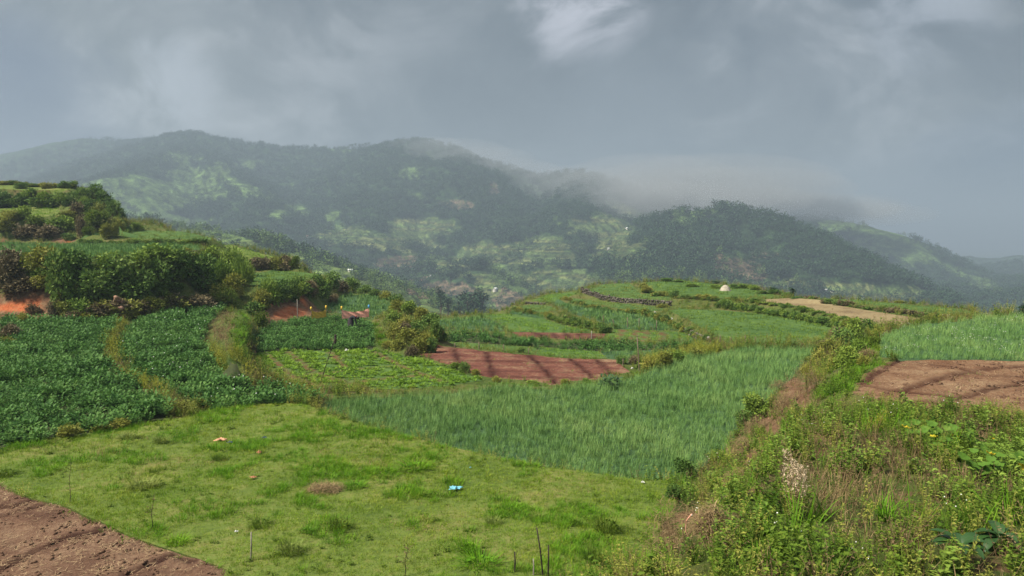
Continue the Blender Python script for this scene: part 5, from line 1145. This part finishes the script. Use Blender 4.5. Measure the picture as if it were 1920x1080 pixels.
for i, (u, v, h, l, lb) in enumerate([(965, 1088, 40, 0, 'shortest charred stake at the bottom edge'), (1019, 1092, 95, -.14, 'tallest charred stake leaning left at the bottom edge'), (1027, 1092, 62, .02, 'upright charred stake just right of the tallest one'), (1000, 1092, 32, 0, 'grey stub between the charred stakes')]):
    post(u, v, h, .02, (l, 0), 'burnt' if i < 3 else 'woodgrey', lb, 'charred stakes at the bottom edge', 'stake', 'stake')
def sapling(u, v, h_px, label, brown=False, seed=0, twigs=9):
    random.seed(seed); x, y, z = pix(u, v); H = h_px*y/F; o = bpy.data.objects.new('sapling', None); COL.objects.link(o); o.location = (x, y, z); tag(o, label, 'sapling', 'thin saplings in the pasture')
    b_ = PB(); pts = [(.02*math.sin(k*1.3)+k*.012, .0, H*k/7-.03) for k in range(8)]; b_.tube(pts, .011, .004, 5)
    link('stem', b_.mesh('sapling_stem', M['bark' if not brown else 'burnt']), o)
    f_ = PB(); t_ = PB()
    for i in range(twigs):
        k = random.uniform(.35, 1); p = Vector(pts[int(k*7)]); d = rdir(.1, .8); q_ = p+d*random.uniform(.08, .3)
        t_.tube([tuple(p), tuple((p+q_)/2+Vector((0, 0, .02))), tuple(q_)], .004, .002, 3)
        for j in range(4): f_.leaf(p.lerp(q_, random.random()), rdir(-.3, .8), random.uniform(.02, .05), .02, rdir(-1, 1))
    link('twigs', t_.mesh('twigs', M['bark']), o); link('leaves', f_.mesh('sapling_leaves', L['drydark' if brown else 'weed']), o)
sapling(131, 955, 92, 'slender leafless sapling beside the pale seed heads', False, 1)
sapling(284, 1002, 70, 'reddish dead weed stem at the pasture edge', True, 2, 14)
sapling(758, 1085, 66, 'red berried twiggy plant at the bottom of the pasture', True, 3, 16)
sapling(1340, 990, 60, 'dark crooked twig above the charred hollow', True, 4, 5)
# ------------------------------------------------------------------ cloth, litter and small things
def fabric(name, c, var=.12): return plain(name, c, .7, .2, var, 6.)
M['orange'] = fabric('faded_orange_sheet', (.88, .40, .30)); M['yellow_sheet'] = fabric('yellow_sheet', (.55, .36, .05)); M['blue_bag'] = fabric('light_blue_plastic', (.13, .36, .46), .3); M['card'] = fabric('torn_cardboard', (.42, .22, .13), .3); M['navy'] = fabric('dark_blue_plastic', (.03, .05, .10)); M['whiteplastic'] = fabric('white_plastic', (.5, .5, .47), .1); M['creamsheet'] = fabric('cream_sheet', (.30, .265, .21), .4); M['brownrag'] = fabric('brown_rag', (.30, .14, .07)); M['skyblue'] = fabric('blue_knot', (.10, .35, .62))
def stretched_sheet(u0, v0, u1, v1, h_px, mat_, label, knots):
    A = pix(u0, v0); B = pix(u1, v1); H = h_px*A[1]/F; o = bpy.data.objects.new('plastic_sheet', None); COL.objects.link(o); o.location = A; tag(o, label, 'sheet', 'plastic sheets strung beside the potato plot')
    d = B-A; n, m_ = 24, 7; V = []
    for i in range(n+1):
        f = i/n; sag = 1-.30*(1-(2*f-1)**2)
        for j in range(m_+1):
            g_ = j/m_; V.append((d[0]*f+.05*math.sin(j*1.7+i*.8), d[1]*f+.05*math.sin(i*.9+j*.9)+.1*g_, d[2]*f+.45+g_*(H-.45)*sag))
    Q = [(i*(m_+1)+j, (i+1)*(m_+1)+j, (i+1)*(m_+1)+j+1, i*(m_+1)+j+1) for i in range(n) for j in range(m_)]
    link('sheet', mesh_np('sheet', np.array(V), np.array(Q), M[mat_], True), o)
    for k, (px, km) in enumerate(((0., knots[0]), (1., knots[1]))):
        b_ = PB(); b_.tube([(d[0]*px, d[1]*px, d[2]*px-.1), (d[0]*px, d[1]*px, d[2]*px+H*.6), (d[0]*px, d[1]*px, d[2]*px+H*1.25)], .025, .02, 5); s_ = link('stake', b_.mesh('stake', M['wood']), o)
        b_ = PB(); b_.blob((d[0]*px, d[1]*px, d[2]*px+H*1.15), .11, .5, 0, 7, .3, 1.8); link('knot', b_.mesh('knot', M[km]), s_)
stretched_sheet(641, 606, 692, 603, 25, 'orange', 'faded orange plastic sheet strung behind the farmer', ('yellow_sheet', 'skyblue'))
stretched_sheet(584, 606, 612, 603, 24, 'yellow_sheet', 'small yellow plastic sheet left of the orange one', ('yellow_sheet', 'yellow_sheet'))
def crumple(u, v, w_px, h_px, mat_, label, cat, name, seed, group=None):
    random.seed(seed); x, y, z = pix(u, v); W = w_px*y/F*.75; H = h_px*y/F*.9; n = 13; V = []
    for i in range(n):
        for j in range(n):
            a, b_ = i/(n-1)*2-1, j/(n-1)*2-1; rr_ = math.hypot(a, b_); k = W/2*(1+.35*math.sin(3*math.atan2(b_, a)+seed)+.18*math.sin(7*math.atan2(b_, a)))
            V.append((a*k, b_*k*.75, .03+H*(.5+.5*math.sin(a*5+seed)*math.cos(b_*4+seed*2)+random.uniform(-.2, .2))*max(0, 1-rr_*.6)))
    Q = [(i*n+j, (i+1)*n+j, (i+1)*n+j+1, i*n+j+1) for i in range(n-1) for j in range(n-1)]
    me = mesh_np(name, np.array(V), np.array(Q), M[mat_]); o = link(name, me, loc=(x, y, z+.03)); sm = o.modifiers.new('thickness', 'SOLIDIFY'); sm.thickness = .006
    tag(o, label, cat, group); return o
crumple(854, 921, 27, 8, 'blue_bag', 'crumpled light blue plastic bag lying in the pasture', 'bag', 'plastic_bag', 1)
crumple(415, 826, 22, 7, 'card', 'torn orange brown cardboard scrap lying on the grass', 'cardboard', 'cardboard_scrap', 2)
crumple(432, 831, 10, 4, 'navy', 'small dark blue scrap beside the orange cardboard', 'litter', 'plastic_scrap', 3)
crumple(496, 824, 11, 4, 'navy', 'small blue grey scrap right of the orange cardboard', 'litter', 'plastic_scrap', 4)
crumple(486, 857, 10, 7, 'brownrag', 'brown rag lying below the blue grey scrap', 'rag', 'rag', 5)
crumple(474, 906, 14, 5, 'brownrag', 'dark brown scrap in the middle of the pasture', 'rag', 'rag', 6)
crumple(650, 659, 9, 7, 'whiteplastic', 'white plastic scrap between potatoes and seedlings', 'litter', 'plastic_scrap', 7)
crumple(1185, 690, 5, 5, 'whiteplastic', 'small white pot right of the red plot', 'litter', 'plastic_scrap', 8)
crumple(1205, 909, 7, 5, 'whiteplastic', 'white paper scrap at the pasture edge by the onions', 'litter', 'plastic_scrap', 10)
crumple(443, 1008, 8, 5, 'whiteplastic', 'white scrap left of the dark leafy clump', 'litter', 'plastic_scrap', 13)
crumple(882, 885, 4, 3, 'blue_bag', 'tiny blue scrap above the light blue bag', 'litter', 'plastic_scrap', 14)
crumple(1228, 588, 5, 8, 'whiteplastic', 'white bag hung in the upper slanting hedge', 'litter', 'plastic_scrap', 15, 'white bags on the slanting hedge')
crumple(1260, 600, 5, 10, 'whiteplastic', 'white bag hung lower down the slanting hedge', 'litter', 'plastic_scrap', 16, 'white bags on the slanting hedge')
# straw heap under a cream cover on the spur
x, y, z = pix(1360, 545); W = 19*y/F; H = 12*y/F; b_ = PB(); n = 14
V = [(0, 0, H)]; 
for k in (1, 2, 3):
    for j in range(n*2): a = 6.2832*j/(n*2); r_ = W/2*k/3*(1+.16*(j % 2)); V.append((r_*math.cos(a), r_*math.sin(a), H*(1-(k/3)**2.2*.92)))
T = [(0, 1+j, 1+(j+1) % (2*n)) for j in range(2*n)]; Q = [(1+k*2*n+j, 1+(k+1)*2*n+j, 1+(k+1)*2*n+(j+1) % (2*n), 1+k*2*n+(j+1) % (2*n)) for k in (0, 1) for j in range(2*n)]
me = mesh_np('covered_heap', np.array(V), [np.array(T), np.array(Q)], M['creamsheet']); tag(link('covered_heap', me, loc=(x, y, z-.1)), 'pale covered heap on the crest of the spur', 'heap')
# rubble of laterite on the bank
def rubble(u, v, label):
    x, y, z = pix(u, v); o = bpy.data.objects.new('stone_pile', None); COL.objects.link(o); o.location = (x, y-.3, z); tag(o, label, 'stone pile')
    for i in range(26):
        b_ = PB(); b_.blob((0, 0, 0), 1, None, 0, 6, .3, .7); s_ = link('stone', b_.mesh('stone', M['laterite']), o); k = random.uniform(.12, .26); t_ = random.random(); s_.location = (random.uniform(-.5, .5)*(1.3-t_)+.5*(1-t_), random.uniform(-.3, .2), 1.7*t_); s_.scale = (k, k, k); s_.rotation_euler = (random.random(), random.random(), random.random())
M['laterite'] = plain('laterite_rock', (.25, .145, .10), var=.4)
rubble(222, 592, 'tumbled heap of pinkish rocks at the foot of the bank')
# ------------------------------------------------------------------ withered weed heaps along the near bank
def heap(u, v, w_px, h_px, label, seed, orange=False):
    random.seed(seed); x, y, z = pix(u, v); W = 1.35*w_px*y/F; H = 1.3*h_px*y/F; o = bpy.data.objects.new('weed_heap', None); COL.objects.link(o); o.location = (x, y, z); tag(o, label, 'heap', 'heaps of pulled weeds along the bank')
    for nm, mm, n in (('stalks', L['drydark'], 700), ('straw', L['dry'], 420)):
        b_ = PB()
        for i in range(n):
            d = rdir(0, 1); k = random.uniform(.5, 1); b_.blade((d.x*W/2*k, d.y*W/2*.8*k, d.z*H*k*.9), (random.uniform(-1, 1), random.uniform(-1, 1), random.uniform(-.35, .5)), random.uniform(.12, .34), random.uniform(.008, .016), random.uniform(.2, 1.4), 3)
        link(nm, b_.mesh(nm, mm), o)
heap(1262, 1035, 95, 95, 'big brown heap of pulled weeds at the pasture corner', 1)
heap(1425, 812, 46, 26, 'pale straw heap below the leafy green bush', 2); heap(1395, 850, 50, 30, 'brown withered heap down the bank from the pale one', 3); heap(1480, 765, 44, 24, 'dark withered heap beside the onions on the bank', 4)
heap(1530, 712, 40, 18, 'small withered heap at the top of the bank', 5); heap(1385, 900, 44, 24, 'low brown heap near the bare earth patch', 6); heap(1628, 672, 30, 12, 'withered heap at the corner of the right red plot', 7); heap(1335, 1010, 60, 50, 'dark tangled heap with bent straw stems', 8); heap(1460, 730, 30, 16, 'little pale heap on the onion side of the bank', 9); heap(610, 924, 60, 10, 'flattened patch of pulled yellow grass in the pasture', 10); heap(605, 730, 22, 9, 'small straw heap at the foot of the leaning pole', 11)
# ------------------------------------------------------------------ distinct plants on the mound
def plant(name, u, v, builder, label, cat='plant', group=None):
    x, y, z = pix(u, v); o = bpy.data.objects.new(name, None); COL.objects.link(o); o.location = (x, y, z); tag(o, label, cat, group); builder(o, y); return o
def dock(o, y):
    for i in range(13):
        a = random.uniform(0, 6.28); up = random.uniform(.2, 1.3); b_ = PB(); d = Vector((math.cos(a), math.sin(a), up)).normalized(); Lf = random.uniform(.28, .42); n = 9; V = []; p = Vector((0, 0, .2)); dd = d.copy(); side = d.cross(Vector((0, 0, 1))).normalized()
        for k in range(n+1):
            f = k/n; ww = .06*math.sin(math.pi*min(1, f*1.02))**.6*(1+.12*(k % 2)) if .12 < f < .99 else .008; nn = side.cross(dd)
            V += [p-side*ww+nn*ww*.35, p, p+side*ww+nn*ww*.35]; p = p+dd*(Lf/n); dd = (dd+Vector((0, 0, -.16))).normalized()
        Q = [(3*k+j, 3*k+j+1, 3*k+j+4, 3*k+j+3) for k in range(n) for j in (0, 1)]; b_.add([tuple(v_) for v_ in V], (), Q); link('leaf', b_.mesh('dock_leaf', L['broad'], True), o)
random.seed(21)
plant('dock_plant', 1872, 1040, dock, 'broad dark leafed dock plant at the lower right corner'); plant('dock_plant', 1800, 1065, dock, 'second broad leafed plant left of the dark one')
def squash(o, y):
    for i in range(24):
        a = random.uniform(0, 6.28); k = random.uniform(.05, .65); c_ = Vector((k*1.3*math.cos(a), k*math.sin(a), random.uniform(.16, .5))); rad = random.uniform(.07, .12); nrm = Vector((random.uniform(-.5, .5), random.uniform(-.9, .1), 1)).normalized(); e1 = nrm.orthogonal().normalized(); e2 = nrm.cross(e1)
        V = [tuple(c_)]; n = 14
        for j in range(n):
            th = 6.2832*j/n; rr_ = rad*(1+.13*math.cos(5*th))*(1 if j else .45); V.append(tuple(c_+e1*rr_*math.cos(th)+e2*rr_*math.sin(th)+nrm*(.03+.02*math.cos(5*th))))
        b_ = PB(); b_.add(V, [(0, 1+j, 1+(j+1) % n) for j in range(n)]); lf = link('leaf', b_.mesh('squash_leaf', L['yellow'] if i < 2 else L['squash'], True), o)
        if i < 2: lf['label'] = 'yellowed leaf'
        s_ = PB(); s_.tube([(c_.x*.4, c_.y*.4, 0), tuple(c_*.8), tuple(c_)], .008, .005, 4); link('stalk', s_.mesh('stalk', L['squash']), lf)
plant('squash_plant', 1800, 850, squash, 'squash plant with round leaves, a few of them yellow', 'squash'); plant('squash_plant', 1868, 905, squash, 'lower squash vine with yellowing leaves near the right edge', 'squash'); plant('squash_plant', 1730, 835, squash, 'smaller squash plant beside the bare red soil', 'squash')
def plume(h, mm, leafm, n=5):
    def f(o, y):
        b_ = PB(); s_ = PB(); l_ = PB()
        for i in range(n):
            a = random.uniform(0, 6.28); t_ = random.uniform(.03, .22); top = Vector((math.cos(a)*t_*h, math.sin(a)*t_*h, h*random.uniform(.65, 1.05))); pts = [Vector((0, 0, -.05)), top*.35+Vector((0, 0, .03)), top*.7, top]
            s_.tube([tuple(p) for p in pts], .008, .003, 4)
            for k in range(160):
                f_ = random.uniform(.55, 1.0); p = top*f_; q_ = rdir(-.6, .6)*(.085*(1.15-f_)*2.2+.012); b_.card(p+q_, rdir(-.2, 1), random.uniform(.02, .05), random.uniform(.008, .018), rdir(-1, 1))
            for k in range(26): p = top*random.uniform(.08, .6); l_.blade(p, rdir(-.1, .7), random.uniform(.08, .2), .02, .8, 2)
        link('seed_plume', b_.mesh('plume', mm), o)['kind'] = 'stuff'; link('stem', s_.mesh('stem', L['drydark']), o); link('leaves', l_.mesh('plume_leaves', leafm), o)
    return f
plant('plumed_weed', 1492, 985, plume(1.05, M['plume'], L['dry'], 6), 'tall dry weed with fluffy beige plumes on the bank', 'weed', 'tall plumed weeds')
plant('plumed_weed', 1512, 745, plume(1.5, L['yweed'], L['weed'], 5), 'yellow green flowering weed at the onion corner', 'weed', 'tall plumed weeds'); pass
plant('plumed_weed', 1640, 835, plume(.8, L['yweed'], L['weed'], 4), 'greenish plumed weed at the near edge of the red plot', 'weed', 'tall plumed weeds')
def shoots(n, h, mm, w_=.02):
    def f(o, y):
        b_ = PB()
        for i in range(n):
            a = random.uniform(0, 6.28); k = random.uniform(0, .12); b_.blade((k*math.cos(a), k*math.sin(a), -.02), (random.uniform(-.7, .7), random.uniform(-.7, .7), 1), h*random.uniform(.5, 1.1), w_, random.uniform(.2, .8), 4)
        link('blades', b_.mesh('blades', mm), o)
    return f
for i, (u, v, n, h, mm, lb) in enumerate([(1660, 985, 60, .6, 'turf_lush', 'tall bright grass clump in the middle of the mound'), (1735, 985, 40, .4, 'yweed', 'pale yellow grass clump right of the bright one'), (1545, 985, 30, .65, 'bush_lime', 'upright lime green shoot beside the plumed weed'), (1430, 1070, 50, .45, 'turf_lush', 'green grass clump under the white flowers'), (1300, 925, 60, .4, 'turf_lush', 'lush grass clump at the onion corner'), (1340, 905, 50, .35, 'turf_lush', 'second lush grass clump up the bank'), (1560, 735, 60, .4, 'turf_lush', 'bright grass clump on the path by the red plot')]):
    plant('grass_clump', u, v, shoots(n, h, L[mm]), lb, 'grass clump', 'grass clumps on the mound')
def straws(o, y):
    for i in range(5):
        b_ = PB(); b_.tube([(i*.07-.2, 0, .25), (i*.05-.28, -.05, .15), (i*.05-.3, -.08, 0), (i*.08-.25, -.12, -.15)], .008, .006, 4); link('straw', b_.mesh('straw', M['orange'] if i == 1 else L['dry']), o)
plant('straw_bundle', 1312, 1000, straws, 'bent pale straws hanging over the dark hollow', 'straw')
plant('broad_bush', 1144, 728, lambda o, y: [link('leaf', (lambda b_: (b_.leaf((random.uniform(-.5, .5), random.uniform(-.3, .3), random.uniform(.1, .7)), rdir(-.1, .8), random.uniform(.22, .38), .15, (random.uniform(-.3, .3), -.5, 1)), b_.mesh('leaf', L['broad']))[1])(PB()), o) for i in range(70)], 'dark broad leafed bush standing alone at the onion edge', 'bush')
# ------------------------------------------------------------------ houses far down the slopes
M['tin'] = plain('pale_tin_roof', (.62, .64, .64), .5, .4, .06, .3); M['plaster'] = plain('pale_plaster', (.55, .52, .47), var=.08, ns=.5); M['redroof'] = plain('rusty_roof', (.34, .20, .14), var=.15, ns=.5)
def house(u, v, w_px, h_px, label, roof='tin', rz=.3):
    x, y, z = far_hit(u, v); W = w_px*y/F; H = h_px*y/F; o = bpy.data.objects.new('house', None); COL.objects.link(o); o.location = (x, y, z); o.rotation_euler.z = rz; tag(o, label, 'house', 'small pale houses in the valley')
    hw, hd, hh = W/2, W*.32, H*.6; V = np.array([(sx*hw, sy*hd, zz) for zz in (-H, hh) for sx, sy in ((-1, -1), (1, -1), (1, 1), (-1, 1))]+[(-hw, 0, H), (hw, 0, H)])
    link('wall', mesh_np('wall', V, [np.array([(0, 1, 5, 4), (2, 3, 7, 6)]), np.array([(1, 2, 6, 9, 5)]), np.array([(3, 0, 4, 8, 7)])], M['plaster']), o)
    k = 1.12; V = np.array([(-hw*k, -hd*k, hh*.92), (hw*k, -hd*k, hh*.92), (hw*k, 0, H+.05), (-hw*k, 0, H+.05), (-hw*k, hd*k, hh*.92), (hw*k, hd*k, hh*.92)]); r_ = link('roof', mesh_np('roof', V, np.array([(0, 1, 2, 3), (3, 2, 5, 4)]), M[roof]), o); s_ = r_.modifiers.new('thickness', 'SOLIDIFY'); s_.thickness = .15
    b_ = PB(); q_ = -hd-.04; b_.add([(-.1*W, q_, -H*.4), (.05*W, q_, -H*.4), (.05*W, q_, hh*.6), (-.1*W, q_, hh*.6)], (), [(0, 1, 2, 3)]); link('door', b_.mesh('door', M['burnt']), o)
for i, (u, v, w_, h, lb, rf) in enumerate([(657, 511, 9, 6, 'white roofed house on the pale slope above the hedge', 'tin'), (761, 503, 6, 4, 'small white house in the valley below the brown terraces', 'tin'), (929, 546, 10, 6, 'grey white house on the terraced knoll by the grove', 'tin'), (939, 512, 6, 4, 'small white house right of the green ridge line', 'tin'), (1176, 430, 7, 3, 'white roofed house high on the terraced mountainside', 'tin'), (1141, 468, 5, 3, 'tiny white hut lower on the terraced mountainside', 'tin'), (577, 446, 5, 4, 'tiny cream hut on the meadow of the far slope', 'redroof'),
   (1548, 549, 8, 5, 'larger white house among trees below the dark ridge', 'tin'), (1560, 548, 5, 4, 'smaller white house right of the larger one', 'tin'), (807, 519, 4, 3, 'tiny white hut in the valley woods', 'tin'), (411, 452, 5, 4, 'tiny pale hut on the near left slope', 'tin')]):
    house(u, v, w_, h, lb, rf, .3+.4*i)
# ------------------------------------------------------------------ the farmer bent over the potatoes
x, y, z = pix(658, 617)
me = bpy.data.meshes.new('body'); J = dict(pel=(0, 0, .84), l1=(-.10, .02, .80), lk=(-.12, -.06, .46), la=(-.12, .05, .09), lf=(-.13, -.10, .04), r1=(.10, .02, .80), rk=(.14, -.02, .46), ra=(.15, .10, .09), rf=(.16, -.05, .04),
  sp=(.16, -.08, .98), ch=(.36, -.14, 1.0), nk=(.50, -.18, .97), hd=(.57, -.20, .93), ht=(.66, -.22, .86), ls=(.38, .04, 1.0), le=(.40, .02, .70), lw=(.46, -.02, .46), lh=(.49, -.03, .37), rs=(.38, -.32, .98), re=(.44, -.36, .70), rw=(.52, -.34, .47), rh=(.56, -.33, .38))
RD = dict(pel=.17, l1=.12, lk=.075, la=.05, lf=.045, r1=.12, rk=.075, ra=.05, rf=.045, sp=.15, ch=.16, nk=.065, hd=.10, ht=.085, ls=.075, le=.05, lw=.034, lh=.03, rs=.075, re=.05, rw=.034, rh=.03)
E = [('pel', 'l1'), ('l1', 'lk'), ('lk', 'la'), ('la', 'lf'), ('pel', 'r1'), ('r1', 'rk'), ('rk', 'ra'), ('ra', 'rf'), ('pel', 'sp'), ('sp', 'ch'), ('ch', 'nk'), ('nk', 'hd'), ('hd', 'ht'), ('ch', 'ls'), ('ls', 'le'), ('le', 'lw'), ('lw', 'lh'), ('ch', 'rs'), ('rs', 're'), ('re', 'rw'), ('rw', 'rh')]
for hnd in ('lh', 'rh'):
    hx, hy, hz_ = J[hnd]
    for k in range(5):
        nm = f'{hnd}f{k}'; nm2 = nm+'b'; sp_ = (k-2)*.017; ln_ = (.04, .055, .06, .055, .045)[k]
        J[nm] = (hx+.012, hy+sp_, hz_-ln_); J[nm2] = (hx+.0, hy+sp_*1.1, hz_-ln_*1.9); RD[nm] = .010; RD[nm2] = .008; E += [(hnd, nm), (nm, nm2)]
ks = list(J); me.from_pydata([J[k] for k in ks], [(ks.index(a), ks.index(b_)) for a, b_ in E], []); me.materials.append(M['darkcloth'] if 'darkcloth' in M else plain('dark_clothes', (.018, .018, .022)))
bd = link('body', me); md = bd.modifiers.new('skin', 'SKIN'); md.use_smooth_shade = True
for i, k in enumerate(ks): me.skin_vertices[0].data[i].radius = (RD[k], RD[k]); me.skin_vertices[0].data[i].use_root = (k == 'pel')
ms = bd.modifiers.new('smooth', 'SUBSURF'); ms.levels = 1; ms.render_levels = 2
per = bpy.data.objects.new('person', None); COL.objects.link(per); per.location = (x, y, z+.05); per.scale = (1.2, 1.2, 1.2); bd.parent = per
tag(per, 'person in dark clothes bending over the potatoes before the orange sheet', 'person')
M['redscarf'] = plain('red_scarf', (.30, .03, .03)); M['skin'] = plain('skin', (.12, .06, .04))
b_ = PB(); b_.tube([(.44, -.30, 1.02), (.46, -.17, 1.08), (.44, -.04, 1.03)], .04, .035, 8); link('scarf', b_.mesh('scarf', M['redscarf'], True), per)
b_ = PB(); b_.blob((.60, -.205, .945), .125, .5, 0, 10, .03, .95); hr = link('headscarf', b_.mesh('headscarf', M['burnt'], True), per)
b_ = PB(); b_.blob((.665, -.215, .855), .055, .5, 0, 8, .02, 1.1); b_.blob((.71, -.22, .85), .016, .5, 0, 6, .0); link('face', b_.mesh('face', M['skin'], True), per)
b_ = PB(); V = []; 
for k, (zz, r_) in enumerate(((.92, .15), (.75, .21), (.5, .25), (.28, .27))):
    for j in range(14): a = 6.2832*j/14; V.append((r_*math.cos(a)*(1+.06*(j % 2)), r_*.8*math.sin(a)*(1+.06*(j % 2)), zz))
b_.add(V, (), [(k*14+j, k*14+(j+1) % 14, (k+1)*14+(j+1) % 14, (k+1)*14+j) for k in range(3) for j in range(14)]); link('skirt', b_.mesh('skirt', plain('dark_skirt', (.035, .03, .035)), True), per)
print('objects', round(time.time()-T0, 1))
